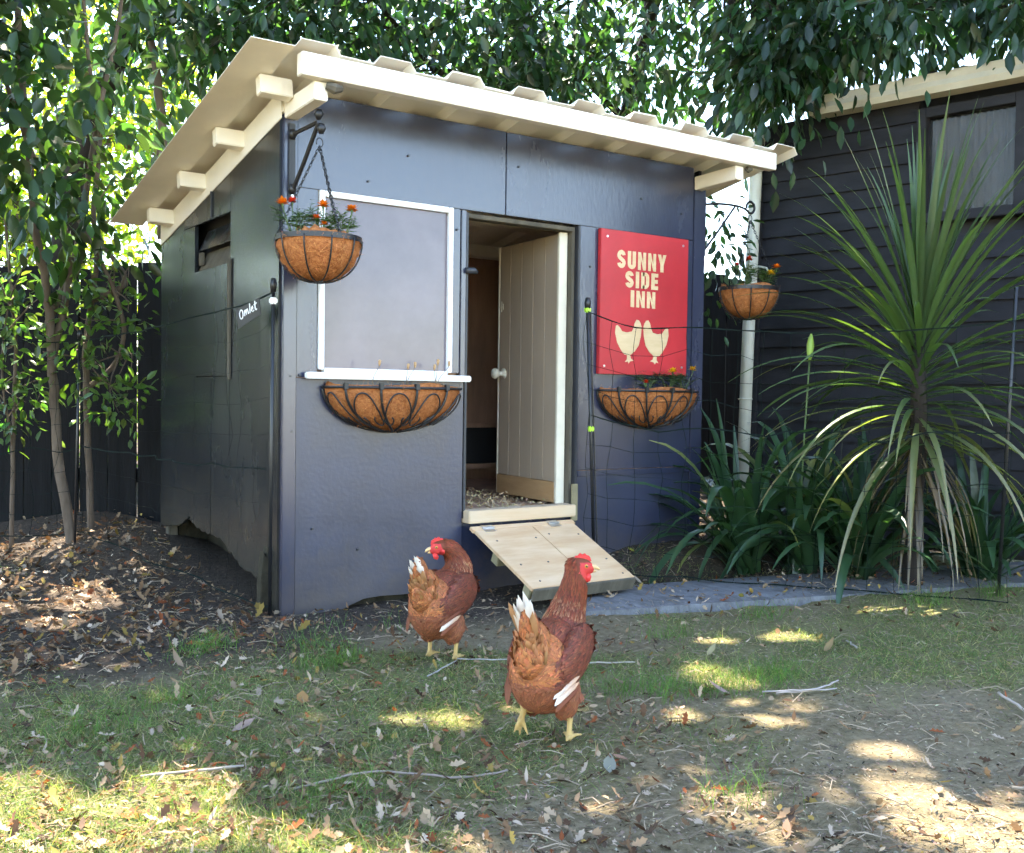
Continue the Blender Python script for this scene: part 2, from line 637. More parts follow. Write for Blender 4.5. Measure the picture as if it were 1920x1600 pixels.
ground.data.materials.append(m)

# concrete mowing strip in front of the planting bed
path_pts = [(.86, -.56), (1.2, -.42), (1.6, -.62), (2.1, -.72), (2.7, -.84), (3.3, -1.0)]
near_e = [(.90, -.62), (1.3, -.72), (1.8, -.86), (2.3, -.98), (2.76, -1.1), (3.5, -1.32)]
far_e = [(.98, -.46), (1.42, -.33), (1.95, -.43), (2.4, -.53), (2.9, -.66), (3.6, -.86)]
ne, fe = smoothline([(x, y, 0) for x, y in near_e], 8), smoothline([(x, y, 0) for x, y in far_e], 8)
rows = []
for a_, b_ in zip(ne, fe):
    rows.append([a_.lerp(b_, t) for t in (0, .03, .2, .4, .6, .8, .97, 1)])
V, F = [], []
prof = [-.06, .016, .025, .027, .027, .027, .022, -.06]
for rw in rows:
    for q, dz in zip(rw, prof):
        V.append((q.x, q.y, dz + (.004 * float(vnoise(np.array([q.x]), np.array([q.y]), 9, 8)[0]) if dz > 0 else 0)))
k = len(prof)
for i in range(len(rows) - 1):
    for j in range(k - 1):
        F.append((i * k + j, (i + 1) * k + j, (i + 1) * k + j + 1, i * k + j + 1))
F += [tuple(range(k)), tuple((len(rows) - 1) * k + j for j in reversed(range(k)))]
strip = mesh_np('concrete_path', V, F, None)
strip['kind'] = 'structure'
m = bpy.data.materials.new('brushed_concrete')
m.use_nodes = True
N, L = m.node_tree.nodes, m.node_tree.links
b = N['Principled BSDF']
b.inputs['Roughness'].default_value = .8
tc = N.new('ShaderNodeTexCoord')
wv = N.new('ShaderNodeTexNoise')
wv.inputs['Scale'].default_value = 1.0
wv.inputs['Detail'].default_value = 8
wv.inputs['Roughness'].default_value = .7
mp = N.new('ShaderNodeMapping')
mp.inputs['Rotation'].default_value = (0, 0, .5)
mp.inputs['Scale'].default_value = (38, 15, 20)
L.new(tc.outputs['Object'], mp.inputs[0])
L.new(mp.outputs[0], wv.inputs['Vector'])
cc = mixc(noise(5), ramp(noise(14), [(.3, (.05, .042, .035)), (.7, (.15, .148, .15))]), ramp(wv.outputs[0], [(.36, (.075, .072, .072)), (.66, (.23, .23, .24))]))
L.new(cc, b.inputs['Base Color'])
bp = N.new('ShaderNodeBump')
bp.inputs['Strength'].default_value = .5
bp.inputs['Distance'].default_value = .004
L.new(wv.outputs[0], bp.inputs['Height'])
L.new(bp.outputs[0], b.inputs['Normal'])
strip.data.materials.append(m)

# ------------------------------------------------------------------ the coop
W, D = 2.10, 1.50
coop = empty('chicken_coop', (0, 0, 0))
tag(coop, 'small dark blue-grey chicken coop with cream corrugated roof and open door', 'chicken coop')


def roof_z(y):
    return 1.940 - .189 * (y + .28)


def panel(name, x0, x1, z0, z1, m='wall_paint', y0=0.0, y1=.016, bevel=.002, parent=coop):
    return box(name, m, parent, x0, x1, y0, y1, z0, z1, bevel)


TOPZ = 1.884
front = [
    ('wall_panel', .048, .957, 1.545, TOPZ), ('wall_panel', .961, 2.03, 1.545, TOPZ),
    ('wall_panel', .048, .130, .858, 1.543), ('wall_panel', .705, .742, .888, 1.543),
    ('wall_panel', 1.352, 2.03, .478, 1.543),
]
for nme, x0, x1, z0, z1 in front:
    panel(nme, x0, x1, z0, z1)
# lower left sheet with its sagging, gnawed bottom edge
poly = [(.048, -.06), (.10, -.05), (.16, -.035), (.22, -.02), (.28, .002), (.33, .018), (.40, .022), (.5, .018), (.6, .02), (.70, .018), (.765, .02), (.765, .855), (.048, .855)]
V, F = prism_xz(poly, 0.001, .017)
MB().add(V, F).build('lower_wall_panel', 'wall_paint_rough', coop, bevel=.0015)
poly = [(1.352, .05), (1.6, .07), (1.85, .09), (2.03, .1), (2.03, .474), (1.352, .474)]
V, F = prism_xz(poly, 0.001, .017)
MB().add(V, F).build('lower_wall_panel', 'wall_paint_rough', coop, bevel=.0015)
# board under the doorway
panel('wall_panel', .772, 1.35, -.02, .28, 'wall_paint', .02, .036)
# corner strips and jamb strips, a little proud
panel('corner_board', -.004, .046, -.06, 1.80, 'wall_paint', -.006, .02)
panel('corner_board', 2.032, 2.104, .06, 1.80, 'wall_paint', -.006, .02)
panel('jamb_strip', .745, .768, .86, 1.54, 'wall_paint', -.004, .02)
panel('jamb_strip', 1.336, 1.350, .20, 1.54, 'dark_trim', -.008, .02)
panel('batten', 1.353, 2.03, .45, .476, 'wall_paint', -.006, -.0005)
# door frame (reveals)
box('door_frame', 'dark_trim', coop, .769, .782, .0, .09, .30, 1.535)
box('door_frame', 'old_timber', coop, 1.318, 1.334, .012, .075, .30, 1.535)
box('door_frame', 'old_timber', coop, .783, 1.317, .006, .06, 1.515, 1.533)
# studs and back of the front wall, right and rear walls
for x0, x1, z0, z1 in ((.05, .74, .12, .85), (.05, .13, .86, 1.76), (1.352, 2.03, .1, 1.76), (.705, .743, .86, 1.54), (.13, 1.352, 1.56, 1.76)):
    box('wall_lining', 'ply_inside', coop, x0, x1, .024, .030, z0, z1, 0)
V, F = prism_yz([(.02, .0), (D, .12), (D, roof_z(D)), (.02, roof_z(.02))], W - .02, W)
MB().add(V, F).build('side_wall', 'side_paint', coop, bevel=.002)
box('rear_wall', 'ply_inside', coop, .02, W - .022, D - .02, D, .287, roof_z(D) + .0)
for nm_, q_ in (('x', (.06, W - .06, D - .05, D - .035)), ('y', (.20, .21, .03, D - .06)), ('z', (.06, W - .06, .05, .058))):
    box('underfloor_shade_sheet', 'wet_timber_and_shade', coop, *q_, -.05, .284, 0)  # dark sheets added behind the gnawed gaps so the underfloor looks shaded
box('floor', 'ply_inside', coop, .03, W - .024, .04, D - .022, .285, .315)
# inside: low divider with dark mesh panels and a pale rail
for x0, x1 in ((.80, 1.1), (1.115, 1.45), (1.465, 1.8)):
    box('nest_panel', 'dark_inside', coop, x0, x1, 1.30, 1.31, .42, .62)
box('nest_rail', 'ply_inside', coop, .5, 2.05, 1.285, 1.315, .621, .645)
box('nest_rail', 'ply_inside', coop, .5, 2.05, 1.285, 1.315, .39, .419)
for x in (1.1075, 1.4575):
    box('nest_post', 'ply_inside', coop, x - .0065, x + .0065, 1.29, 1.312, .42, .62)

# left side wall: sheets with a gnawed bottom edge, louvre opening and cover sheet
sy0, sy1 = .02, D


def wtop(y):
    return roof_z(y) - .085


def bot(y):
    ys = [.02, .10, .2, .3, .36, .42, .5, .56, .6, .7, .78, .9, 1.0, 1.06, 1.12, 1.2, 1.3, 1.5]
    zs = [-.03, .03, .09, .11, .10, .125, .15, .162, .19, .195, .196, .20, .215, .245, .215, .185, .175, .15]
    return float(np.interp(y, ys, zs))


def side_sheet(ya, yb, top=None, bottom=None, x0=-.012, x1=.004, name='side_panel', m='side_paint'):
    ys = np.linspace(ya, yb, max(2, int((yb - ya) / .03)))
    tp = [(y, wtop(y) if top is None else top) for y in ys[::-1]] if top is None else [(yb, top), (ya, top)]
    bt = [(y, bot(y) + .006 * math.sin(y * 91) * (bottom is None)) if bottom is None else (y, bottom) for y in (ys if bottom is None else (ya, yb))]
    V_, F_ = prism_yz(bt + tp, x0, x1)
    return MB().add(V_, F_).build(name, m, coop, bevel=.001)


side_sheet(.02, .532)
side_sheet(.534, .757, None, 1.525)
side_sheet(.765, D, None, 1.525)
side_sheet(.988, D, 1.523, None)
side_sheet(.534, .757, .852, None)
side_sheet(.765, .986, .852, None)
box('cover_sheet', 'side_paint', coop, -.02, -.013, .545, .99, .866, 1.318)
box('batten', 'old_timber', coop, -.022, -.013, .512, .541, .85, 1.335)
box('batten', 'dark_trim', coop, -.019, -.013, .756, .766, 1.53, wtop(.76) - .02, 0)
box('batten', 'side_paint', coop, -.018, -.012, .545, .99, .852, .862, .001)
box('lining', 'dark_inside', coop, .005, .012, .03, D - .025, .22, 1.316, 0)
# louvre blades behind the opening
for z0, t in ((1.455, .09), (1.365, .085)):
    mb = MB()
    V = [(-.005, .545, z0 - t / 2), (-.005, .955, z0 - t / 2), (.035, .955, z0 + t / 2), (.035, .545, z0 + t / 2)]
    V += [(x + .006, y, z) for x, y, z in V]
    mb.add(V, [(0, 1, 2, 3), (7, 6, 5, 4), (0, 4, 5, 1), (1, 5, 6, 2), (2, 6, 7, 3), (3, 7, 4, 0)]).build('louvre_blade', 'side_paint' if z0 > 1.4 else 'old_timber', coop)
box('louvre_backing', 'dark_inside', coop, .06, .066, .2, 1.45, 1.20, 1.60, 0)
box('latch_block', 'old_timber', coop, -.012, .004, .90, .932, 1.345, 1.40)
box('corner_post', 'old_timber', coop, .006, .05, .024, .075, -.06, 1.74)
box('corner_post', 'old_timber', coop, .006, .05, D - .07, D - .024, .05, 1.4)
V, F = prism_xz([(-.052, -.05), (-.014, -.05), (-.014, .21), (-.022, .235), (-.03, .19), (-.038, .215), (-.046, .15), (-.05, .10)], .075, .12)
MB().add(V, F).build('rotten_post', 'wet_timber_and_shade', coop, bevel=.004)

# screws and stains on the front
for x, z in ((.5, 1.72), (.33, 1.60), (.115, .30), (.30, .21), (1.02, 1.75), (.024, .86), (.06, .865), (.03, .66), (.724, 1.46), (1.41, 1.37), (1.70, 1.70), (1.95, 1.66)):
    MB().tube([(x, -.0065, z), (x, .001, z)], .0045, 8).build('screw', 'dark_trim', coop)

# window: white frame around a smooth grey board
win = empty('window')
win.parent = coop
box('pane', 'board_pane', win, .155, .683, .006, .014, .895, 1.520, 0)
for x0, x1, z0, z1 in ((.132, .154, .888, 1.543), (.684, .704, .888, 1.543), (.1545, .6835, 1.5215, 1.543), (.1545, .6835, .868, .894)):
    box('window_frame', 'white_trim', win, x0, x1, -.012, .02, z0, z1, .003)
box('window_sill', 'white_trim', win, .075, .775, -.045, -.0125, .853, .877, .004)

# door, hinged at the jamb and swung inward
A, B_ = Vector((1.302, .045, 0)), Vector((1.352, .590, 0))
door = empty('door', (A.x, A.y, 0), math.atan2(B_.y - A.y, B_.x - A.x))
door.parent = coop
dl = (B_ - A).length
for i in range(5):
    a0, a1 = .012 + i * (dl - .024) / 5, .012 + (i + 1) * (dl - .024) / 5
    box('door_board', 'door_paint', door, a0 + .0012, a1 - .0012, .0, .024, .425, 1.508, .0025)
box('door_edge', 'door_edge', door, -.006, .0115, -.012, .030, .332, 1.512, .002)
box('door_edge', 'door_edge', door, dl - .0115, dl, -.0, .026, .332, 1.508, .002)
box('kick_board', 'kick_ply', door, .0125, dl - .012, .001, .03, .334, .424, .002)
for z in (.55, 1.05, 1.42):
    box('ledge', 'door_paint', door, .03, dl - .03, -.022, -.0005, z - .04, z + .04)
prof = [(.0, .026), (.004, .026), (.006, .014), (.018, .011), (.028, .013), (.036, .022), (.048, .026), (.058, .022), (.064, .010), (.065, .001)]
V, F = [], []
for h, rad in prof:
    for j in range(14):
        w = 2 * math.pi * j / 14
        V.append((dl - .06 + rad * math.cos(w), .024 + h, .905 + rad * math.sin(w)))
for i in range(len(prof) - 1):
    for j in range(14):
        F.append((i * 14 + j, i * 14 + (j + 1) % 14, (i + 1) * 14 + (j + 1) % 14, (i + 1) * 14 + j))
MB().add(V, F).build('knob', 'door_edge', door, smooth=True)
mb = MB()
mb.box(dl - .035, dl - .032, .024, .027, 1.20, 1.25).box(dl - .05, dl - .017, .024, .0275, 1.222, 1.226).box(dl - .05, dl - .046, .024, .027, 1.21, 1.238)
mb.build('latch', 'door_edge', door)
for z in (.9, 1.36):
    box('hinge', 'door_edge', coop, 1.297, 1.325, .052, .058, z - .035, z + .035, .001)
# turn-button latch on the left jamb
V, F = tube_geo([(.764, -.008, 1.30), (.80, -.014, 1.302), (.815, -.014, 1.296)], [.012, .013, .008], 8)
MB().add(V, F).build('turn_button', 'dark_trim', coop, smooth=True)
# threshold timber
box('threshold', 'timber', coop, .772, 1.318, -.045, .035, .283, .334, .004)
box('jamb_block', 'green_timber', coop, 1.319, 1.352, -.012, -.0085 + .004, .26, .42, .001)

# ramp
ramp_o = empty('ramp', (0, 0, 0))
ramp_o.parent = coop
p0, p1 = Vector((0, -.05, .272)), Vector((0, -.475, .092))
dirv = (p1 - p0)
rl = dirv.length
ang = math.atan2(dirv.z, -dirv.y)
ramp_o.location = (0, p0.y, p0.z)
ramp_o.rotation_euler = (-ang, 0, 0)      # local -y runs down the ramp
box('plank', 'ramp_ply', ramp_o, .778, 1.060, -rl, -.03, -.014, 0, .0015)
box('plank', 'ramp_ply', ramp_o, 1.063, 1.278, -rl, -.03, -.014, 0, .0015)
box('plank', 'ramp_ply', ramp_o, .772, 1.29, -.0295, .0, -.014, 0.001, .0015)
for y_ in (-.19, -rl + .04):
    box('cleat', 'green_timber', ramp_o, .785, 1.272, y_ - .024, y_ + .022, -.058, -.0145, .003)
box('end_board', 'old_timber', ramp_o, .782, 1.276, -rl - .0135, -rl - .0005, -.05, -.001, .002)
for x in (.845, 1.175):
    mb = MB().box(x - .026, x + .026, -.048, -.002, .0012, .0035)
    mb.tube([(x - .028, -.024, .004), (x + .028, -.024, .004)], .0045, 8)
    mb.build('hinge', 'steel', ramp_o)
for x, y_ in ((.83, -.12), (.83, -.30), (.84, -.42), (1.02, -.12), (1.1, -.1), (1.24, -.12), (1.12, -.3), (1.24, -.32), (1.24, -.43), (.96, -.3)):
    MB().tube([(x, y_, -.001), (x, y_, .0016)], .0042, 8).build('screw', 'dark_trim', ramp_o)

# roof: trapezoidal sheets side by side, purlins, rafters, fascia
roof = empty('roof')
roof.parent = coop
pitch_, RH = .2915, .030
xs, zs = [-.235, -.083], [0, 0]
x = -.083
while x < 2.43:
    xs += [x + .022, x + .142, x + .164, x + pitch_]
    zs += [RH, RH, 0, 0]
    x += pitch_
xs, zs = np.array(xs), np.array(zs)
keep = xs <= 2.44
xs, zs = xs[keep], zs[keep]


def sheet(i0, i1, dz, ya=-.288, yb=1.56):
    X, Z = xs[i0:i1], zs[i0:i1]
    V_, F_ = [], []
    ys = np.linspace(ya, yb, 8)
    for t in (0, .0025):
        for y in ys:
            for xx, zz in zip(X, Z):
                V_.append((xx, y, roof_z(y) + zz + t + dz + .0012 * math.sin(xx * 31 + y * 4)))
    k_ = len(X)
    n_ = k_ * len(ys)
    for t in (0, 1):
        for i_ in range(len(ys) - 1):
            for j_ in range(k_ - 1):
                q = (i_ * k_ + j_ + t * n_, i_ * k_ + j_ + 1 + t * n_, (i_ + 1) * k_ + j_ + 1 + t * n_, (i_ + 1) * k_ + j_ + t * n_)
                F_.append(q if t else q[::-1])
    for j_ in range(k_ - 1):
        F_.append((j_, j_ + 1, j_ + 1 + n_, j_ + n_))
        e = (len(ys) - 1) * k_ + j_
        F_.append((e + 1, e, e + n_, e + 1 + n_))
    for i_ in range(len(ys) - 1):
        a_ = i_ * k_
        F_.append((a_ + k_, a_, a_ + n_, a_ + k_ + n_))
        a_ = i_ * k_ + k_ - 1
        F_.append((a_, a_ + k_, a_ + k_ + n_, a_ + n_))
    return MB().add(V_, F_).build('roof_sheet', 'cream', roof)


sheet(0, 14, 0)
sheet(10, 26, .0032)
sheet(22, len(xs), .0064)
box('fascia', 'cream', roof, -.062, 2.262, -.296, -.251, 1.855, 1.9305, .003)
SL = -math.atan(.189)


def sloped(name, x0, x1, y, h=.066, t=.045, m='cream'):
    z = roof_z(y) - .004
    o_ = box(name, m, roof, x0, x1, -t / 2, t / 2, -h, 0, .003)
    o_.location = (0, y, z)
    o_.rotation_euler = (SL, 0, 0)
    return o_


sloped('purlin', -.125, -.006, -.058, .066)
for y in (.40, .86, 1.32):
    sloped('purlin', -.125, 2.2, y)
for x0 in (-.004, 2.03):
    rf = box('rafter', 'cream', roof, x0, x0 + .05, -.262, .0, -.062, 0, .003)
    rf.location = (0, 0, 1.842)
    rf.rotation_euler = (R(-2), 0, 0)
V, F = prism_yz([(.0, wtop(0) - .022), (D, wtop(D) - .022), (D, wtop(D) + .08), (0, wtop(0) + .08)], -.016, -.0125)
MB().add(V, F).build('barge_strip', 'cream', roof)
V, F = prism_yz([(.0, wtop(0) + .001), (D, wtop(D) + .001), (D, wtop(D) + .08), (0, wtop(0) + .08)], -.011, .03)
MB().add(V, F).build('wall_plate', 'cream', roof, bevel=.002)
V, F = tube_geo([(2.10, -.262, 1.845), (2.115, -.262, 1.842), (2.13, -.268, 1.846)], [.012, .014, .008], 7)
MB().add(V, F).build('mud_nest', 'old_timber', coop)
V, F = tube_geo([(.035, -.272, 1.838), (.06, -.278, 1.832), (.09, -.272, 1.838)], [.012, .02, .012], 8)
MB().add(V, F).build('mud_nest', 'old_timber', coop)

# grey pole lying on the roof
V, F = tube_geo([(1.62, .20, roof_z(.2) + .10), (1.85, .42, roof_z(.42) + .17), (1.96, .53, roof_z(.53) + .215)], [.026, .026, .026], 10)
o = MB().add(V, F).build('wooden_pole', 'pole_grey', None, smooth=True)
tag(o, 'weathered grey wooden pole resting on top of the cream roof', 'pole')

# wood shavings on the coop floor
n = 1500
P = np.stack([rng.uniform(.79, 1.30, n), rng.uniform(.05, 1.2, n), .316 + .012 * rng.random(n) + .02 * rng.random(n) * (rng.random(n) < .3)], -1)
Dv = unit(np.stack([rng.standard_normal(n), rng.standard_normal(n), .25 * rng.standard_normal(n)], -1))
Nv = unit(np.stack([.4 * rng.standard_normal(n), .4 * rng.standard_normal(n), np.ones(n)], -1))
o = scatter('wood_shavings', LEAF4_V, LEAF4_F, P, Dv, Nv, rng.uniform(.01, .03, n), rng.uniform(.006, .014, n), vary((.52, .39, .22), n, .2, .06), 'shavings', None, curl=rng.uniform(-.5, .8, n))
tag(o, 'pale wood shavings spread over the coop floor', 'shavings', None, 'stuff')
o = box('rag', 'blue_rag', None, 1.40, 1.44, .50, .56, 1.10, 1.36, .01)
tag(o, 'blue cloth hanging inside the coop behind the open door', 'cloth')

# ------------------------------------------------------------------ the sign
sign = empty('sign_board', (1.451, -.022, .903))
tag(sign, 'red sign with cream lettering and two hens, screwed to the coop wall', 'sign')
box('board', 'sign_red', sign, 0, .530, 0, .021, 0, .637, .002)


def glyph(ch, w, h, s):
    """list of polygons for one heavy condensed capital"""
    if ch == 'I':
        return [[(0, 0), (s, 0), (s, h), (0, h)]], s
    if ch == 'N':
        q = s * .86
        return [[(0, 0), (q, 0), (q, h * .62), (w - q, 0), (w, 0), (w, h), (w - q, h), (w - q, h * .40), (q, h), (0, h)]], w
    if ch == 'E':
        t = s * .82
        e = w * .86
        return [[(0, 0), (e, 0), (e, t), (s, t), (s, h / 2 - t / 2), (e * .94, h / 2 - t / 2), (e * .94, h / 2 + t / 2), (s, h / 2 + t / 2), (s, h - t), (e, h - t), (e, h), (0, h)]], e
    if ch == 'Y':
        mid = h * .42
        c_ = w / 2
        return [[(c_ - s / 2, 0), (c_ + s / 2, 0), (c_ + s / 2, mid), (w + s * .1, h), (w - s * .9, h), (c_, mid + h * .24), (s * .9, h), (-s * .1, h), (c_ - s / 2, mid)]], w
    arc = lambda cx, cy, rx, ry, a0, a1, k=10: [(cx + rx * math.cos(R(a0 + (a1 - a0) * i / k)), cy + ry * math.sin(R(a0 + (a1 - a0) * i / k))) for i in range(k + 1)]
    if ch == 'U':
        r_ = w / 2
        out = [(w, h)] + [(w - s, h)] + list(reversed(arc(r_, r_ * .9, r_ - s, r_ * .9 - s * .9, 180, 360))) + [(s, h), (0, h)] + arc(r_, r_ * .9, r_, r_ * .9, 180, 360)
        return [out], w
    if ch == 'D':
        r_ = w * .5
        t = s * .8
        o_ = [(s * .5, 0), (w - r_, 0)] + arc(w - r_, r_, r_, r_, -90, 0) + arc(w - r_, h - r_, r_, r_, 0, 90) + [(w - r_, h), (s * .5, h)]
        q = max(.001, r_ - s)
        i_ = [(s * .5, t), (w - r_, t)] + arc(w - s - q, t + q, q, q, -90, 0) + arc(w - s - q, h - t - q, q, q, 0, 90) + [(w - r_, h - t), (s * .5, h - t)]
        return [[(0, 0), (s, 0), (s, h), (0, h)]] + [[o_[k], o_[k + 1], i_[k + 1], i_[k]] for k in range(len(o_) - 1) if True], w
    if ch == 'S':
        # thick stroke along an S-shaped centre line
        a = s * .47
        rx, ry = w / 2 - a, h / 4 - a * .52
        cl = arc(w / 2, h - a - ry, rx, ry, 8, 180, 12) + [(a + w * .06, h * .60), (w / 2, h * .5), (w - a - w * .06, h * .40)] + arc(w / 2, a + ry, rx, ry, 0, -172, 12)
        pts = smoothline([(x_, y_, 0) for x_, y_ in cl], 2)
        Lp, Rp = [], []
        for i, p in enumerate(pts):
            t = (pts[min(i + 1, len(pts) - 1)] - pts[max(i - 1, 0)]).normalized()
            nn = Vector((-t.y, t.x, 0)) * a
            Lp.append(p + nn)
            Rp.append(p - nn)
        polys = [[(Lp[i].x, Lp[i].y), (Rp[i].x, Rp[i].y), (Rp[i + 1].x, Rp[i + 1].y), (Lp[i + 1].x, Lp[i + 1].y)] for i in range(len(pts) - 1)]
        return polys, w
    return [], w


def flat(polys, x0, z0, y, name, m, parent, th=.0008):
    mb = MB()
    for pl in polys:
        tri = tessellate_polygon([[Vector((px, pz, 0)) for px, pz in pl]])
        mb.add([(x0 + px, y, z0 + pz) for px, pz in pl], [tuple(t_) for t_ in tri])
    return mb.build(name, m, parent)


def word(txt, xa, xb, za, zb):
    h = zb - za
    n_ = len(txt)
    gap = .012
    units = sum(.42 if ch == 'I' else (.86 if ch == 'E' else 1) for ch in txt)
    w = ((xb - xa) - gap * (n_ - 1)) / units
    s = w * .42
    x_ = xa
    for ch in txt:
        ps, adv = glyph(ch, w, h, s)
        flat(ps, x_ - 1.451, za - .903, -.0012, 'letter', 'sign_wood', sign)
        x_ += adv + gap


word('SUNNY', 1.545, 1.838, 1.375, 1.455)
word('SIDE', 1.594, 1.792, 1.292, 1.366)
word('INN', 1.627, 1.776, 1.206, 1.281)
henp = [(1.543, 1.118), (1.539, 1.087), (1.552, 1.044), (1.573, 1.013), (1.594, .992), (1.611, .99), (1.611, .971), (1.598, .958), (1.615, .962), (1.622, .951), (1.63, .962), (1.653, .966), (1.636, .974), (1.630, .99), (1.656, 1.007), (1.681, 1.036), (1.693, 1.081), (1.696, 1.119), (1.690, 1.136), (1.679, 1.149), (1.665, 1.151), (1.654, 1.136), (1.649, 1.115), (1.638, 1.097), (1.609, 1.091), (1.58, 1.095), (1.567, 1.112), (1.553, 1.122)]
cxm = 1.701
flat([[(a_ - 1.451, b_2 - .903) for a_, b_2 in henp]], 0, 0, -.0012, 'hen_motif', 'sign_wood', sign)
flat([[(2 * cxm - a_ - 1.451, b_2 - .903) for a_, b_2 in henp][::-1]], 0, 0, -.0012, 'hen_motif', 'sign_wood', sign)
for x_, z_ in ((.036, .605), (.494, .605), (.028, .035), (.498, .04)):
    MB().tube([(x_, -.003, z_), (x_, .002, z_)], .0055, 10).build('screw', 'steel', sign)

# ------------------------------------------------------------------ baskets, brackets, chains
def ring(rad, z, n=40, c=(0, 0)):
    return [(c[0] + rad * math.cos(2 * math.pi * i / n), c[1] + rad * math.sin(2 * math.pi * i / n), z) for i in range(n + 1)]


def fibres(name, parent, pts, nrm, n):
    g9 = np.random.default_rng(n)
    i = rng.integers(0, len(pts), n)
    P = pts[i] + nrm[i] * rng.uniform(.0005, .003, (n, 1))
    t = unit(np.cross(nrm[i], rng.standard_normal((n, 3))))
    C = vary((.46, .19, .07), n, .55, .1)
    o_ = scatter(name, BLADE_V, BLADE_F, P, t + np.where(g9.random((n, 1)) < .3, .55, .12) * nrm[i], nrm[i], rng.uniform(.012, .035, n), .0013, C, 'coir_fibre', parent, curl=rng.uniform(-.5, .3, n))
    o_['kind'] = 'stuff'
    return o_


def chain(pa, pb, parent, pitch=.013, rr=.0016):
    pa, pb = Vector(pa), Vector(pb)
    d = pb - pa
    n_ = max(2, int(d.length / pitch))
    d.normalize()
    s1 = d.orthogonal().normalized()
    s2 = d.cross(s1)
    mb = MB()
    stp = (pb - pa) / n_
    for i in range(n_):
        c_ = pa + stp * (i + .5)
        s_ = s1 if i % 2 else s2
        P = [c_ + d * math.cos(w) * pitch * .68 + s_ * math.sin(w) * .0045 for w in np.linspace(0, 2 * math.pi, 9)]
        mb.tube(P, rr, 4, False)
    return mb.build('chain', 'black_metal', parent)


def hanging_basket(loc, label, hook_z, tilt=0.0, group='round hanging baskets'):
    b_ = empty('hanging_basket', loc)
    tag(b_, label, 'basket', group)
    rad, dep = .142, .142
    V_, F_ = [], []
    nu_, nv_ = 48, 14
    prng = np.random.default_rng(int(abs(loc[0]) * 1000))
    for i in range(nv_ + 1):
        a = math.pi / 2 * i / nv_
        for j in range(nu_):
            w = 2 * math.pi * j / nu_
            rr = rad * .985 * math.cos(a) ** .8 + .004 * prng.standard_normal() * (i < nv_)
            V_.append((rr * math.cos(w), rr * math.sin(w), -dep * math.sin(a) ** 1.05 * .97))
    # puffed coir lip over the rim
    lip = len(V_)
    for j in range(nu_):
        w = 2 * math.pi * j / nu_
        V_.append((rad * .93 * math.cos(w), rad * .93 * math.sin(w), .016 + .010 * math.sin(3 * w + 1) + .006 * prng.standard_normal()))
    for j in range(nu_):
        w = 2 * math.pi * j / nu_
        V_.append((rad * .80 * math.cos(w), rad * .80 * math.sin(w), .004))
    V_.append((0, 0, -.004))
    for i in range(nv_):
        for j in range(nu_):
            F_.append((i * nu_ + j, i * nu_ + (j + 1) % nu_, (i + 1) * nu_ + (j + 1) % nu_, (i + 1) * nu_ + j))
    for j in range(nu_):
        j2 = (j + 1) % nu_
        F_.append((lip + j, lip + j2, j2, j))
        F_.append((lip + nu_ + j, lip + nu_ + j2, lip + j2, lip + j))
        F_.append((lip + 2 * nu_, lip + nu_ + j2, lip + nu_ + j))
    lin = MB().add(V_, F_).build('coir_liner', 'coir', b_, smooth=True)
    pts = np.array(V_[:nu_ * nv_])
    nrm = unit(pts * np.array([1, 1, 1.0]) + 1e-6)
    fibres('coir_fibres', lin, pts, nrm, 2200)
    # flat rim band
    mb = MB()
    n_ = 48
    for j in range(n_ + 1):
        w = 2 * math.pi * j / n_
        for rr, zz in ((rad + .001, -.008), (rad + .005, -.008), (rad + .005, .010), (rad + .001, .010)):
            mb.v.append((rr * math.cos(w), rr * math.sin(w), zz))
    for j in range(n_):
        for q in range(4):
            mb.f.append((j * 4 + q, j * 4 + (q + 1) % 4, (j + 1) * 4 + (q + 1) % 4, (j + 1) * 4 + q))
    mb.build('rim', 'black_metal', b_)
    for j in range(10):
        w = 2 * math.pi * (j + .3) / 10
        P = []
        for i in range(11):
            a = math.pi / 2 * i / 10
            rr = (rad + .004) * math.cos(a) ** .8 + .002 + .006 * (i == 10)
            P.append((rr * math.cos(w), rr * math.sin(w), -(dep + .003) * math.sin(a) ** 1.05))
        MB().tube(P, .0028, 6).build('rib', 'black_metal', b_, smooth=True)
    MB().tube(ring(.02, -dep - .003, 16), .0028, 6, False).build('base_ring', 'black_metal', b_, smooth=True)
    top = Vector((0, 0, hook_z - loc[2] - .03))
    for j in range(3):
        w = 2 * math.pi * j / 3 + tilt
        chain((.144 * math.cos(w), .144 * math.sin(w), .008), top, b_)
    hk = [top + Vector((.012 * math.sin(w), 0, .012 - .016 * math.cos(w))) for w in np.linspace(0, 5.2, 12)]
    MB().tube(hk, .002, 6).build('hook', 'black_metal', b_, smooth=True)
    return b_


hb1 = hanging_basket((.035, -.222, 1.325), 'round coir basket hanging from bracket left of the white window frame', 1.675, .6)
hb2 = hanging_basket((2.385, -.03, 1.335), 'round coir basket hanging past the coop corner by the drainpipe', 1.70, 1.4)

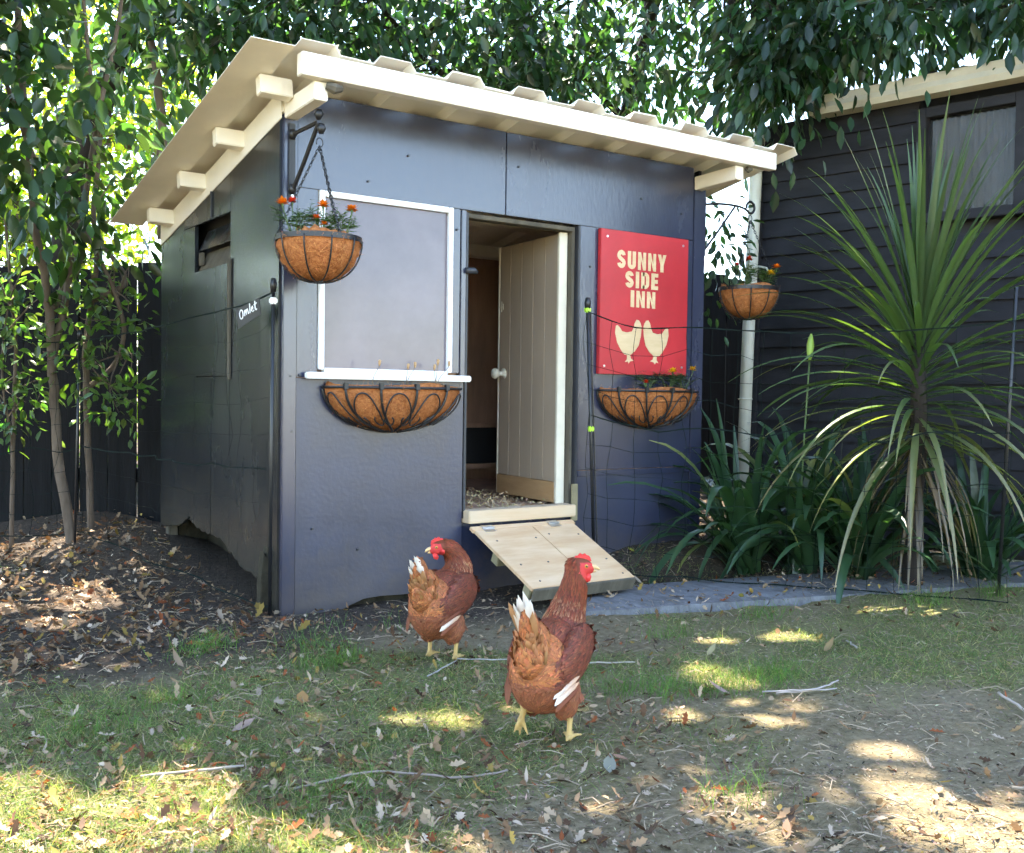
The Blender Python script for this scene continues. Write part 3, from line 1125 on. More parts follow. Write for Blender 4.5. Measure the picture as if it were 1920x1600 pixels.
# bracket over the window corner
bk = empty('wall_bracket', (.022, -.006, 1.49))
tag(bk, 'black iron bracket on the coop corner above the window', 'bracket', 'black basket brackets')
box('back_plate', 'black_metal', bk, -.013, .013, -.008, 0, 0, .275, .002)
MB().tube([(.0, -.008, .235), (.008, -.12, .238), (.016, -.20, .242)], .0075, 8).build('arm', 'black_metal', bk)
MB().tube([(.0, -.010, .03), (.006, -.10, .12), (.016, -.198, .238)], .0075, 8).build('brace', 'black_metal', bk)
for y_, z_ in ((-.20, .268), (-.222, .215), (-.012, .235), (-.012, .04)):
    V, F = tube_geo([(.016 if y_ < -.1 else 0, y_, z_ - .018), (.016 if y_ < -.1 else 0, y_, z_), (.016 if y_ < -.1 else 0, y_, z_ + .016)], [.008, .016, .009], 10)
    MB().add(V, F).build('finial', 'black_metal', bk, smooth=True)
MB().tube([(0, -.012, .015), (0, -.006, .015)], .006, 8).build('screw', 'steel', bk)

bk2 = empty('wall_bracket', (2.106, .012, 1.475))
tag(bk2, 'black iron bracket with curled tip on the coop side beside the drainpipe', 'bracket', 'black basket brackets')
box('back_plate', 'black_metal', bk2, 0, .008, -.013, .013, 0, .28, .002)
P = [(.008, 0, .25), (.10, -.012, .262), (.2, -.025, .262), (.25, -.032, .252)] + [(.285 + .028 * math.cos(w), -.036, .262 + .028 * math.sin(w)) for w in np.linspace(-2.2, 3.4, 12)]
MB().tube(smoothline(P, 3), .006, 8).build('arm', 'black_metal', bk2, smooth=True)
MB().tube([(.008, 0, .03), (.09, -.012, .13), (.19, -.024, .258)], .006, 8).build('brace', 'black_metal', bk2)


def hayrack(x0, zc, label, a=.292, bb=.135, h=.165):
    t_ = empty('manger_basket', (x0, -.008, zc))
    tag(t_, label, 'basket', 'half-round wall baskets')

    def S(u, v, off=0.0):
        s_ = math.sqrt(max(0, 1 - v * v))
        return Vector(((a + off) * math.cos(u) * s_, -(bb + off) * math.sin(u) * s_, -(h + off) * v))
    nu_, nv_ = 36, 12
    prng = np.random.default_rng(int(x0 * 997))
    V_ = [S(math.pi * j / nu_, math.sin(math.pi / 2 * i / nv_), -.006) + Vector(prng.standard_normal(3)) * .0022 * (0 < j < nu_) for i in range(nv_ + 1) for j in range(nu_ + 1)]
    k_ = nu_ + 1
    F_ = [(i * k_ + j, i * k_ + j + 1, (i + 1) * k_ + j + 1, (i + 1) * k_ + j) for i in range(nv_) for j in range(nu_)]
    lip = len(V_)
    for j in range(k_):
        p = S(math.pi * j / nu_, 0, -.016)
        V_.append(p + Vector((0, 0, .006 + .012 * max(0, math.sin(5 * j / nu_ * 2 + x0 * 9)) + .004 * prng.random())))
    for j in range(k_):
        p = S(math.pi * j / nu_, 0, -.05)
        V_.append(Vector((p.x, p.y * .8, -.012)))
    for j in range(nu_):
        F_.append((lip + j, lip + j + 1, j + 1, j))
        F_.append((lip + k_ + j, lip + k_ + j + 1, lip + j + 1, lip + j))
    F_.append(tuple(lip + k_ + j for j in range(k_)))
    lin = MB().add(V_, F_).build('coir_liner', 'coir', t_, smooth=True)
    pts = np.array([tuple(p) for p in V_[:lip]])
    fibres('coir_fibres', lin, pts, unit(pts * np.array([1 / a, 1 / bb, 1 / h]) + 1e-6), 2200)
    MB().tube([S(math.pi * j / 30, 0, .003) for j in range(31)], .0052, 6).build('rim', 'black_metal', t_, smooth=True)
    MB().tube([S(0, math.sin(math.pi * j / 48), .002) for j in range(0, 25)] + [S(math.pi, math.sin(math.pi / 2 - math.pi * j / 48), .002) for j in range(1, 25)], .005, 6).build('back_hoop', 'black_metal', t_, smooth=True)
    us = [math.pi * q for q in (.30, .47, .63, .80)]
    for q, u in enumerate(us):
        MB().tube([S(u + .25 * math.sin(math.pi / 2 * i / 12) ** 4 * (1 if u < 1.5 else -.6), math.sin(math.pi / 2 * i / 12) * .995, .004) for i in range(13)], .0050, 6).build('upright', 'black_metal', t_, smooth=True)
        mb = MB().box(-.009, .009, -.009, .006, -.008, .016)
        cl = mb.build('clip', 'black_metal', t_, bevel=.002)
        cl.location = S(u, 0, .003)
    loops = [0.12] + [(us[i] + us[i + 1]) / 2 / math.pi for i in range(3)] + [.90]
    loops = [(l + us[max(0, i - 1)] / math.pi * 0) for i, l in enumerate(loops)]
    loops[0] = .17
    for l in loops:
        u = l * math.pi
        P = []
        for i in range(23):
            t = (i - 11) / 11
            v = .12 + .62 * abs(t) ** 1.6
            P.append(S(u + .27 * math.copysign(abs(t) ** .75, t) * (1 - .1 * abs(t)), v, .007))
        MB().tube(P, .0032, 5).build('loop_bar', 'black_metal', t_, smooth=True)
        for sgn in (-1, 1):
            P = [S(u + sgn * (.16 + .085 * math.cos(w)), .72 + .10 * math.sin(w), .008) for w in np.linspace(-.2, 4.0, 10)]
            MB().tube(P, .0028, 5).build('scroll', 'black_metal', t_, smooth=True)
    return t_


hr1 = hayrack(.442, .824, 'half-round coir wall basket under the white window sill')
hr2 = hayrack(1.749, .830, 'half-round coir wall basket under the red sign')


# ------------------------------------------------------------------ marigolds
def marigold(loc, h, spread, flowers, label, group, nleaf=90, seed=1, leafcol=(.045, .085, .025)):
    g_ = np.random.default_rng(seed)
    t_ = empty('marigold_plant', loc)
    tag(t_, label, 'plant', group)
    mb = MB()
    tips, dirs = [], []
    for i in range(7):
        w = g_.uniform(0, 6.28)
        e = Vector((math.cos(w) * spread * g_.uniform(.4, 1), math.sin(w) * spread * g_.uniform(.4, 1), h * g_.uniform(.55, .9)))
        P = smoothline([(0, 0, -.02), e * .5 + Vector((0, 0, h * .12)), e], 4)
        mb.tube(P, [.0022 - .0012 * j / len(P) for j in range(len(P))], 5)
        for q in P[2:]:
            tips.append(q)
            dirs.append(Vector((math.cos(w), math.sin(w), .5)))
    st = mb.build('stem', 'blade_leaf', t_)
    st.data.materials[0] = MATS['stem_green']
    # pinnate leaves: rachis with slim leaflets
    P, Dv, Nv, Ls, Ws = [], [], [], [], []
    for i in range(nleaf):
        q = tips[g_.integers(0, len(tips))]
        d = Vector(g_.standard_normal(3)) + dirs[g_.integers(0, len(dirs))] * .8
        d.z = abs(d.z) * .4 + .15
        d.normalize()
        Lr = g_.uniform(.025, .05)
        s_ = d.cross(Vector((0, 0, 1))).normalized()
        for j in range(6):
            b0 = q + d * Lr * (j // 2 + 1) / 3
            P.append(b0)
            Dv.append(d * .7 + s_ * (1 if j % 2 else -1))
            Nv.append(Vector((0, 0, 1)) + Vector(g_.standard_normal(3)) * .4)
            Ls.append(g_.uniform(.009, .017))
            Ws.append(.0038)
        P.append(q)
        Dv.append(d)
        Nv.append(Vector((0, 0, 1)))
        Ls.append(Lr)
        Ws.append(.002)
    n_ = len(P)
    fo = scatter('foliage', LEAF4_V, LEAF4_F, np.array(P), np.array(Dv), np.array(Nv), np.array(Ls), np.array(Ws), vary(leafcol, n_, .3, .1), 'leaf', t_)
    fo['kind'] = 'stuff'
    for (fx, fy, fz, colr, sz) in flowers:
        sz *= 1.2
        c_ = Vector((fx, fy, fz))
        fl = empty('flower')
        fl.parent = t_
        fl.location = c_
        P, Dv, Nv, C = [], [], [], []
        for ringn, (k_, ln, el) in enumerate(((9, 1.0, .15), (8, .8, .6), (6, .5, 1.3))):
            for j in range(k_):
                w = 2 * math.pi * (j + .4 * ringn) / k_ + g_.uniform(-.15, .15)
                Dv.append((math.cos(w), math.sin(w), el + g_.uniform(-.2, .2)))
                Nv.append((-.3 * math.cos(w), -.3 * math.sin(w), 1))
                P.append((0, 0, .001 * ringn))
                C.append(np.array(colr) * g_.uniform(.75, 1.15))
        n_ = len(P)
        scatter('petals', LEAF4_V, LEAF4_F, np.array(P), np.array(Dv, float), np.array(Nv, float), sz * g_.uniform(.85, 1.1, n_), sz * .75, np.array(C).clip(0, 1), 'petal', fl)
        base = Vector((fx * .3, fy * .3, 0))
        V_, F_ = tube_geo([base - c_, (base - c_) * .45 + Vector((0, 0, .005)), Vector((0, 0, -.014)), Vector((0, 0, -.001))], [.0014, .0014, .0022, .0048], 6)
        MB().add(V_, F_).build('stalk', 'stem_green', fl)
    return t_


mat('stem_green', (.07, .12, .03), .5)
mat('dry_stem', (.16, .12, .08), .8)
OR, RD, YE = (.85, .22, .012), (.70, .045, .012), (.88, .52, .02)
g1 = 'marigolds in the hanging basket by the window'
marigold((-.045, -.20, 1.328), .10, .07, [(-.055, -.03, .105, OR, .022), (.0, .02, .125, RD, .016)], 'marigold with orange and red blooms at the bracket end of the hanging basket', g1, 90, 3)
marigold((.045, -.235, 1.328), .10, .06, [(-.005, -.01, .110, OR, .022), (-.03, -.01, .065, (.8, .1, .012), .016), (-.01, -.03, .045, OR, .014), (.035, -.02, .02, OR, .012)], 'marigold with several orange blooms in the middle of the hanging basket by the window', g1, 90, 4)
marigold((.105, -.27, 1.328), .09, .05, [(.02, -.02, .10, OR, .022)], 'marigold with one orange bloom over the rim nearest the window middle', g1, 60, 5)
g2 = 'marigolds in the basket by the drainpipe'
marigold((2.36, -.03, 1.338), .12, .08, [(.0, -.02, .14, RD, .02), (-.06, 0, .11, (.6, .03, .02), .014)], 'marigold with dark red blooms in the basket by the drainpipe', g2, 90, 6)
marigold((2.45, -.08, 1.338), .11, .07, [(.04, -.03, .105, OR, .022), (-.01, -.04, .07, YE, .022)], 'marigold with orange and yellow blooms in the basket by the drainpipe', g2, 80, 7)
g3 = 'marigolds in the basket under the sign'
marigold((1.68, -.09, .832), .07, .06, [(-.03, -.02, .035, RD, .014)], 'marigold with a small red bloom in the wall basket under the sign', g3, 60, 8, (.03, .06, .03))
marigold((1.80, -.09, .832), .08, .06, [(.0, -.03, .085, YE, .022)], 'marigold with a yellow bloom in the middle of the basket under the sign', g3, 70, 9, (.03, .06, .03))
marigold((1.90, -.085, .832), .07, .06, [(.05, -.01, .098, YE, .020)], 'marigold with a yellow bloom at the corner of the red sign', g3, 60, 10, (.03, .06, .03))
# broad-leaved seedling in the far basket
sd = empty('leafy_seedling', (2.30, .02, 1.338))
tag(sd, 'dark round-leaved seedling in the basket by the drainpipe', 'plant')
lf_me = None
for i, (dx, dz, s_) in enumerate(((-.02, .10, .05), (.03, .13, .045), (-.05, .06, .045), (.07, .11, .04), (0, .06, .05), (.09, .07, .045))):
    o = scatter('leaf', LEAF8_V, LEAF8_F, np.array([[0., 0, 0]]), np.array([[.3 * math.sin(i), -.2, -.9 + .3 * math.cos(i)]]), np.array([[-.3, -1, .3]]), s_, s_ * .75, np.array([[.025, .05, .02]]), 'leaf', sd)
    o.location = (dx, -.01 * i, dz)
    MB().tube([(0, 0, -.01), (dx * .6, -.006 * i, dz * .7), (dx, -.01 * i, dz)], .0014, 5).build('stem', 'stem_green', sd)
# dried seed heads in the basket under the window
dry_at = [(.31, [(.02, .085), ]), (.455, [(-.005, .075), (.025, .082)]), (.585, [(-.02, .075), (-.005, .095), (.045, .09)])]
names3 = ('single dried marigold stalk in the basket under the window sill', 'pair of dried marigold seed heads in the middle of the basket under the sill', 'tangle of dried marigold stalks at the doorway end of the basket under the sill')
for (x_, tips), lb in zip(dry_at, names3):
    t_ = empty('dried_marigold', (x_, -.10, .82))
    tag(t_, lb, 'plant', 'dried marigolds under the window')
    for dx, dz in tips:
        MB().tube(smoothline([(0, 0, -.01), (dx * .2 - .008, -.004, dz * .4), (dx, -.008, dz)], 4), .0013, 5).build('stalk', 'dry_stem', t_)
        V, F = tube_geo([(dx, -.008, dz - .002), (dx + .001, -.008, dz + .008), (dx + .002, -.008, dz + .018), (dx + .002, -.008, dz + .022)], [.0015, .005, .0058, .003], 7)
        MB().add(V, F).build('seed_head', 'kick_ply', t_, smooth=True)
    for q in range(4):
        w = q * 1.9
        MB().tube(smoothline([(0, 0, -.005), (.012 * math.cos(w), -.01, .02), (.022 * math.cos(w), -.012 + .01 * math.sin(w), .012 + .006 * q)], 3), .0009, 4).build('dry_leaf', 'dry_stem', t_)

# ------------------------------------------------------------------ netting and posts
def post(pa, pb, r_, label, clips=(), cap=True):
    t_ = empty('net_post', pa)
    tag(t_, label, 'post', 'black netting posts')
    d = Vector(pb) - Vector(pa)
    MB().tube([(0, 0, -.05), d * .5, d], r_, 8).build('rod', 'black_plastic', t_, smooth=True)
    if cap:
        MB().tube([d - d.normalized() * .01, d + Vector((0, 0, .02)), d + Vector((0, 0, .04))], [r_ * 1.5, r_ * 1.9, r_ * 1.2], 10).build('cap', 'black_plastic', t_, smooth=True)
    for f_, m_ in clips:
        c_ = d * f_
        MB().box(c_.x - .014, c_.x + .014, c_.y - .011, c_.y + .011, c_.z - .012, c_.z + .012).build('clip', m_, t_, bevel=.005)
    return t_


post((-.045, .005, gz(-.045, .005)), (-.035, .012, 1.17), .0065, 'black netting post at the coop corner beside the name tag', ((.965, 'print_white'),))
post((1.405, -.07, gz(1.405, -.07)), (1.343, -.07, 1.185), .0075, 'black netting post with lime clips beside the red sign', ((.99, 'lime_plastic'), (.54, 'lime_plastic')))
MB().tube([(1.425, -.064, .1), (1.365, -.064, 1.16)], .004, 6).build('spare_rod', 'black_plastic', bpy.data.objects['net_post.001'])
ob_ = bpy.data.objects['spare_rod']
ob_.location = (-1.405, .07, -gz(1.405, -.07))
post((2.61, -1.21, gz(2.61, -1.21)), (2.45, -1.34, 1.25), .0075, 'leaning black netting post beside the spiky cabbage tree', (), False)
post((-.36, 1.70, gz(-.36, 1.7)), (-.335, 1.72, 1.05), .006, 'black netting post in the shade before the paling fence', ())


def netting(pa, pb, top_sag, label, zb0, zb1, seed, mid_cable=None, cell=.105, rs=.0012, wb=.014):
    g_ = np.random.default_rng(seed)
    pa, pb = Vector(pa), Vector(pb)
    t_ = empty('netting', (pa.x, pa.y, 0))
    tag(t_, label, 'netting', 'poultry netting')
    Lh = Vector((pb.x - pa.x, pb.y - pa.y, 0)).length
    nxc = int(Lh / cell)
    nzc = int(((pa.z + pb.z) / 2 - (zb0 + zb1) / 2) / cell)
    G = {}
    for i in range(nxc + 1):
        u = i / nxc
        x_, y_ = pa.x + (pb.x - pa.x) * u, pa.y + (pb.y - pa.y) * u
        zt = pa.z + (pb.z - pa.z) * u - top_sag * 4 * u * (1 - u) - top_sag * .5 * math.sin(math.pi * min(1, u * 4)) * (u < .25)
        zb = zb0 + (zb1 - zb0) * u
        for j in range(nzc + 1):
            v = j / nzc
            wob = wb if 0 < j < nzc else .003
            nx_, ny_ = -(pb.y - pa.y) / Lh, (pb.x - pa.x) / Lh
            off = .012 * g_.standard_normal()
            G[i, j] = Vector((x_ - pa.x + wob * g_.standard_normal() + nx_ * off, y_ - pa.y + ny_ * off, zt * (1 - v) + zb * v + wob * .8 * g_.standard_normal()))
    mb = MB()
    for j in range(1, nzc):
        mb.tube([G[i, j] for i in range(nxc + 1)], rs, 3, False)
    for i in range(nxc + 1):
        P = [G[i, j] for j in range(nzc + 1)]
        if i % 1 == 0:
            mb.tube(smoothline(P, 2), rs, 3, False)
    o_ = mb.build('mesh_strands', 'net', t_)
    o_['kind'] = 'stuff'
    for j in (0, nzc) + ((int(nzc * mid_cable),) if mid_cable else ()):
        P = smoothline([G[i, j] for i in range(nxc + 1)], 2)
        mb = MB()
        for ph in (0, math.pi):
            mb.tube([p + Vector((0, .0016 * math.cos(k_ * 1.3 + ph), .0016 * math.sin(k_ * 1.3 + ph))) for k_, p in enumerate(P)], .0023, 4)
        mb.build('cord', 'net', t_)
    return t_, G


nl, GLn = netting((-.04, .015, 1.165), (-.335, 1.72, 1.04), .03, 'dark netting strung from the coop corner along the side wall', .02, .12, 41, .62, .105, .0006, .006)
netting((-.335, 1.72, 1.04), (-1.35, 2.15, 1.06), .02, 'dark netting strung in front of the black paling fence', .1, .1, 44, .62)
netting((1.345, -.07, 1.165), (2.45, -1.34, 1.12), .07, 'dark netting strung from the sign across the planting bed', .05, .02, 42, .42)
# name tag clipped to the cord
tg = empty('name_tag', (0, 0, 0))
tag(tg, 'small black tag with white handwritten word on the netting cord', 'tag')
ta, tb = Vector((-.062, .08, 1.143)), Vector((-.088, .245, 1.108))
ux = (ta - tb).normalized()
uz = Vector((0, 0, 1)) - ux * ux.z
uz.normalize()
un = ux.cross(uz) * 1.0
tlen = (ta - tb).length
hgt = .062
V = [tb, ta, ta - uz * hgt, tb - uz * (hgt + .012)]
nn = un * .0012
MB().add([v + nn for v in V] + [v - nn for v in V], [(0, 1, 2, 3), (7, 6, 5, 4), (0, 4, 5, 1), (1, 5, 6, 2), (2, 6, 7, 3), (3, 7, 4, 0)]).build('tag_plate', 'tag_black', tg)
outw = un if un.x < 0 else -un
org = tb + ux * .02 - uz * (hgt * .72) + outw * .0022


def stroke(P):
    MB().tube([org + ux * (x_ * tlen) + uz * (y_ * hgt) for x_, y_ in P], .0024, 5).build('lettering', 'print_white', tg)


stroke([(.10 + .075 * math.cos(w), .27 + .27 * math.sin(w)) for w in np.linspace(1.2, 7.5, 16)])
stroke([(.24, .08), (.25, .40), (.28, .42), (.32, .12), (.33, .40), (.37, .42), (.41, .10)])
stroke([(.47, .08), (.49, .66)])
stroke([(.53, .24), (.61, .30), (.60, .42), (.55, .38), (.54, .18), (.60, .10), (.65, .16)])
stroke([(.71, .66), (.70, .20), (.73, .10), (.77, .14)])
stroke([(.66, .46), (.77, .50)])

# ------------------------------------------------------------------ paling fences
def fence(pa, pb, height, label, zbase, pw=.148, gap=.008, seed=1, gapvar=.5):
    g_ = np.random.default_rng(seed)
    t_ = empty('paling_fence', (pa[0], pa[1], 0), math.atan2(pb[1] - pa[1], pb[0] - pa[0]))
    tag(t_, label, 'fence', 'dark paling fences')
    Lh = math.hypot(pb[0] - pa[0], pb[1] - pa[1])
    x_ = 0
    while x_ < Lh:
        w = pw + g_.uniform(-.006, .006)
        zt = height + g_.uniform(-.025, .02)
        b_ = MB().box(x_, x_ + w, -.009, .009, zbase, zt).build('paling', 'fence_wood', t_, bevel=.002)
        b_.rotation_euler = (0, g_.uniform(-.003, .003), 0)
        x_ += w + gap * g_.uniform(1 - gapvar, 1 + gapvar)
    for z in (zbase + .35, height - .3):
        box('rail', 'fence_wood', t_, 0, Lh, .0095, .055, z - .04, z + .04)
    return t_


fence((-2.2, 3.93), (.42, 2.12), 1.49, 'black paling fence left of the coop with light through its gaps', -.02, seed=3)
fence((.30, 2.26), (6.4, 1.84), 1.72, 'black paling fence behind the coop, seen beside the drainpipe', 0, seed=5)

# ------------------------------------------------------------------ neighbouring weatherboard shed
nb = empty('weatherboard_shed', (3.164, .578, 0), math.atan2(-.975, .223))      # local x runs along the wall towards the camera
tag(nb, 'dark weatherboard shed with a cream gutter behind the spiky cabbage tree', 'shed')
EX = .105
NL = 3.4
z = .05
wx0, wx1, wz0, wz1 = .94, 1.37, 1.77, 2.26
while z < 2.30:
    spans = [(0, NL)]
    if z + EX > wz0 - .05 and z < wz1 + .05:
        spans = [(0, wx0 - .05), (wx1 + .05, NL)]
    for a_, b_2 in spans:
        V = [(a_, -.004, z + EX + .02), (b_2, -.004, z + EX + .02), (b_2, -.024, z), (a_, -.024, z), (a_, 0.012, z + EX + .02), (b_2, .012, z + EX + .02), (b_2, -.012, z), (a_, -.012, z)]
        wb = MB().add(V, [(0, 1, 2, 3), (7, 6, 5, 4), (0, 4, 5, 1), (1, 5, 6, 2), (2, 6, 7, 3), (3, 7, 4, 0)]).build('weatherboard', 'weatherboard', nb)
        wb.location.x = random.uniform(-.001, .001)
    z += EX
box('corner_board', 'weatherboard', nb, -.05, -.003, -.04, .10, .02, 2.34)
box('backing', 'dark_inside', nb, .0, NL, .05, .07, .02, 1.55, 0)
box('backing', 'dark_inside', nb, .0, wx0 - .05, .05, .07, 1.55, 2.34, 0)
box('backing', 'dark_inside', nb, wx1 + .05, NL, .05, .07, 1.55, 2.34, 0)
box('end_wall', 'weatherboard', nb, -.05, -.004, .101, 3.0, .02, 2.34)
nw = empty('window')
nw.parent = nb
for a0, a1, z0, z1 in ((wx0 - .05, wx0, wz0 - .05, wz1 + .05), (wx1, wx1 + .05, wz0 - .05, wz1 + .05), (wx0, wx1, wz1, wz1 + .05), (wx0, wx1, wz0 - .05, wz0)):
    box('window_frame', 'weatherboard', nw, a0, a1, -.045, .05, z0, z1, .003)
box('pane', 'window_glass', nw, wx0, wx1, .0, .004, wz0, wz1, 0)
V, F = [], []
k = 90
for i in range(k + 1):
    xx = wx0 + (wx1 - wx0) * i / k
    yy = .045 + .016 * math.sin(i * .95) + .006 * math.sin(i * 2.3 + 1)
    V += [(xx, yy, wz0 - .02), (xx, yy, wz1 + .02)]
for i in range(k):
    F.append((2 * i, 2 * i + 2, 2 * i + 3, 2 * i + 1))
MB().add(V, F).build('lace_curtain', 'curtain', nw, smooth=True)
box('room_dark', 'dark_inside', nw, wx0 - .2, wx1 + .6, .2, .21, wz0 - .3, wz1 + .2, 0)
box('backing', 'dark_inside', nb, wx0 - .05, wx1 + .05, .05, .07, 1.56, wz0 - .05, 0)
box('backing', 'dark_inside', nb, wx0 - .05, wx1 + .05, .05, .07, wz1 + .05, 2.34, 0)
# gutter, swept section along local x
sec = [(0, 0), (-.10, 0), (-.115, .03), (-.10, .06), (-.108, .085), (-.114, .095), (-.108, .098), (-.095, .062), (-.098, .01), (0, .012)]
V = [(.34, y_ - .035, 2.352 + z_) for y_, z_ in sec] + [(NL, y_ - .035, 2.352 + z_) for y_, z_ in sec]
k = len(sec)
F = [(i, (i + 1) % k, (i + 1) % k + k, i + k) for i in range(k)] + [tuple(range(k))[::-1], tuple(range(k, 2 * k))]
MB().add(V, F).build('gutter', 'gutter_paint', nb)
V, F = [], []
k = 60
for i in range(k + 1):
    xx = .38 + (NL - .38) * i / k
    zz = .012 * math.cos(i * 2 * math.pi / 3)
    V += [(xx, -.10, 2.462 + zz), (xx, 2.6, 2.56 + zz)]
for i in range(k):
    F.append((2 * i, 2 * i + 2, 2 * i + 3, 2 * i + 1))
MB().add(V, F).build('roof', 'roof_iron_dark', nb, smooth=True)
dp = [(.02, -.085, 2.36), (-.005, -.085, 2.2), (-.035, -.085, 1.2), (-.06, -.085, .1)]
pipe = MB().tube(dp, .036, 14).build('downpipe', 'pipe_paint', nb, smooth=True)
for z_ in (1.55, .8):
    t = (2.46 - z_) / 2.36
    MB().tube(ring(.039, z_, 16, (.02 - .08 * t - .01, -.085)), .004, 5, False).build('bracket', 'pipe_paint', pipe)
V, F = tube_geo([(.03, -.10, 1.56), (.09, -.12, 1.545), (.10, -.12, 1.53)], .006, 6)
MB().add(V, F).build('bracket', 'pipe_paint', pipe)


# ------------------------------------------------------------------ strap-leaved plants
def strap(base, d0, length, width, droop, col, tip, seed, seg=11, fold=.25, name='leaf', parent=None, prof='spear', twist=0.0):
    g_ = np.random.default_rng(seed)
    p = np.array(base, float)
    d = np.array(d0, float)
    d /= np.linalg.norm(d)
    side = np.cross(d, [0, 0, 1.0])
    if np.linalg.norm(side) < .05:
        side = np.array([g_.uniform(-1, 1), g_.uniform(-1, 1), 0])
    side /= np.linalg.norm(side)
    st = length / seg
    V_, C = [], []
    for i in range(seg + 1):
        t = i / seg
        if prof == 'spear':
            w = width * (min(1, .45 + 1.8 * t) if t < .35 else max(0.02, (1 - t) / .65) ** .75 * 1.08)
        else:
            w = width * (.75 + .5 * math.sin(math.pi * min(1, t * 1.1))) * (1 if t < .86 else max(.05, (1 - t) / .14) ** .6)
        s_ = side - d * side.dot(d)
        s_ /= np.linalg.norm(s_)
        nrm_ = np.cross(s_, d)
        a = twist * t
        s2 = s_ * math.cos(a) + nrm_ * math.sin(a)
        n2 = np.cross(s2, d)
        V_ += [p - s2 * w / 2 + n2 * w * fold, p.copy(), p + s2 * w / 2 + n2 * w * fold]
        cc_ = np.array(col) * (1 - t ** 3) + np.array(tip) * t ** 3
        C += [cc_ * .95, cc_ * 1.1, cc_ * .95]
        d = d + np.array([0, 0, -1.0]) * droop * st * (.25 + 1.9 * t)
        d /= np.linalg.norm(d)
        p = p + d * st
        if p[2] < FLOORZ[0]:
            p[2] = FLOORZ[0]
    F_ = []
    for i in range(seg):
        for j in range(2):
            F_.append((i * 3 + j, i * 3 + j + 1, i * 3 + 4 + j, i * 3 + 3 + j))
    return mesh_np(name, np.array(V_), F_, 'blade_leaf', parent, np.array(C).clip(.003, 1), True)


FLOORZ = [-9.0]
cord = empty('cabbage_tree', (2.46, -.92, gz(2.46, -.92)))
tag(cord, 'spiky cabbage tree with long sword leaves in front of the weatherboard shed', 'plant')
cz = gz(2.46, -.92)
tr = [(0, 0, -.05), (-.012, .005, .3), (.005, -.005, .65), (.0, .005, 1.0), (.005, 0, 1.2)]
MB().tube(smoothline(tr, 4), [.045, .043, .042, .04, .04, .038, .038, .036, .036, .034, .034, .032, .03, .03, .028, .024, .02], 10).build('trunk', 'bark_dark', cord, smooth=True)
g_ = np.random.default_rng(77)
FLOORZ[0] = .02
for i in range(150):
    f = i / 150                                    # 0 = top spear, 1 = lowest skirt
    az = i * 2.39996 + g_.uniform(-.2, .2)
    el = R(86) - f ** 1.05 * R(104) + g_.normal(0, .07)
    zb = 1.16 - .52 * f ** 1.3
    Lf = g_.uniform(.74, .98) * (1 - .12 * f)
    dv = (math.cos(az) * math.cos(el), math.sin(az) * math.cos(el), math.sin(el))
    col = np.array((.056, .092, .034)) * g_.uniform(.7, 1.35)
    tip = col * 1.05
    if f > .62 and g_.random() < .55:
        tip = np.array((.19, .18, .075))
    if f > .82:
        col = np.array((.11, .13, .05)) * g_.uniform(.7, 1.3)
        tip = np.array((.26, .20, .11))
    strap((.02 * math.cos(az), .02 * math.sin(az), zb), dv, Lf, g_.uniform(.022, .032), g_.uniform(.35, 1.0) + 1.1 * f ** 2, col, tip, i, 12, .22, 'leaf', cord, twist=g_.normal(0, .35))
for i in range(46):                                 # dead skirt
    az = g_.uniform(0, 6.28)
    zb = g_.uniform(.35, .7)
    strap((.035 * math.cos(az), .035 * math.sin(az), zb), (math.cos(az) * .5, math.sin(az) * .5, -.5), g_.uniform(.35, .6), g_.uniform(.010, .02), 3.2, np.array((.13, .09, .052)) * g_.uniform(.5, 1.3), (.20, .15, .095), 500 + i, 8, .3, 'dead_leaf', cord)


def agapanthus(x_, y_, n_, label, seed, L0=.62, bud=False):
    g2_ = np.random.default_rng(seed)
    z_ = gz(x_, y_)
    t_ = empty('agapanthus', (x_, y_, z_))
    tag(t_, label, 'plant', 'agapanthus clumps in the planting bed')
    FLOORZ[0] = -.03
    for i in range(n_):
        az = g2_.uniform(0, 6.28)
        el = R(g2_.uniform(44, 87))
        rr = g2_.uniform(.0, .07)
        a2 = g2_.uniform(0, 6.28)
        col = np.array((.022, .052, .022)) * g2_.uniform(.75, 1.5)
        tip = col
        if g2_.random() < .1:
            tip = np.array((.2, .2, .05))
        strap((rr * math.cos(a2), rr * math.sin(a2), -.02), (math.cos(az) * math.cos(el), math.sin(az) * math.cos(el), math.sin(el)), L0 * 1.27 * g2_.uniform(.7, 1.15), g2_.uniform(.026, .038), g2_.uniform(1.2, 3.5), col, tip, seed * 100 + i, 10, .14, 'leaf', t_, 'strap', g2_.normal(0, .4))
    if bud:
        MB().tube(smoothline([(0, 0, 0), (.01, 0, .5), (.035, -.005, .98)], 5), .0042, 8).build('flower_stem', 'stem_green', t_, smooth=True)
        V_, F_ = tube_geo([(.035, -.005, .97), (.036, -.005, 1.0), (.038, -.005, 1.04), (.041, -.005, 1.075), (.043, -.005, 1.095)], [.006, .014, .017, .010, .002], 9)
        bd = MB().add(V_, F_).build('flower_bud', 'stem_green', t_, smooth=True)
        bd.data.materials[0] = MATS['bud_green']
    return t_


mat('bud_green', (.25, .38, .06), .5)
agapanthus(2.10, -.30, 62, 'agapanthus clump next to the coop corner below the far hanging basket', 11, .62)
agapanthus(2.28, -.46, 68, 'agapanthus clump sending up one green bud on a tall stalk', 12, .66, True)
agapanthus(2.40, -.70, 64, 'agapanthus clump drooping over the concrete strip in front of the cabbage tree trunk', 13, .58)
agapanthus(2.85, -.98, 52, 'agapanthus clump behind the leaning netting post', 14, .50)

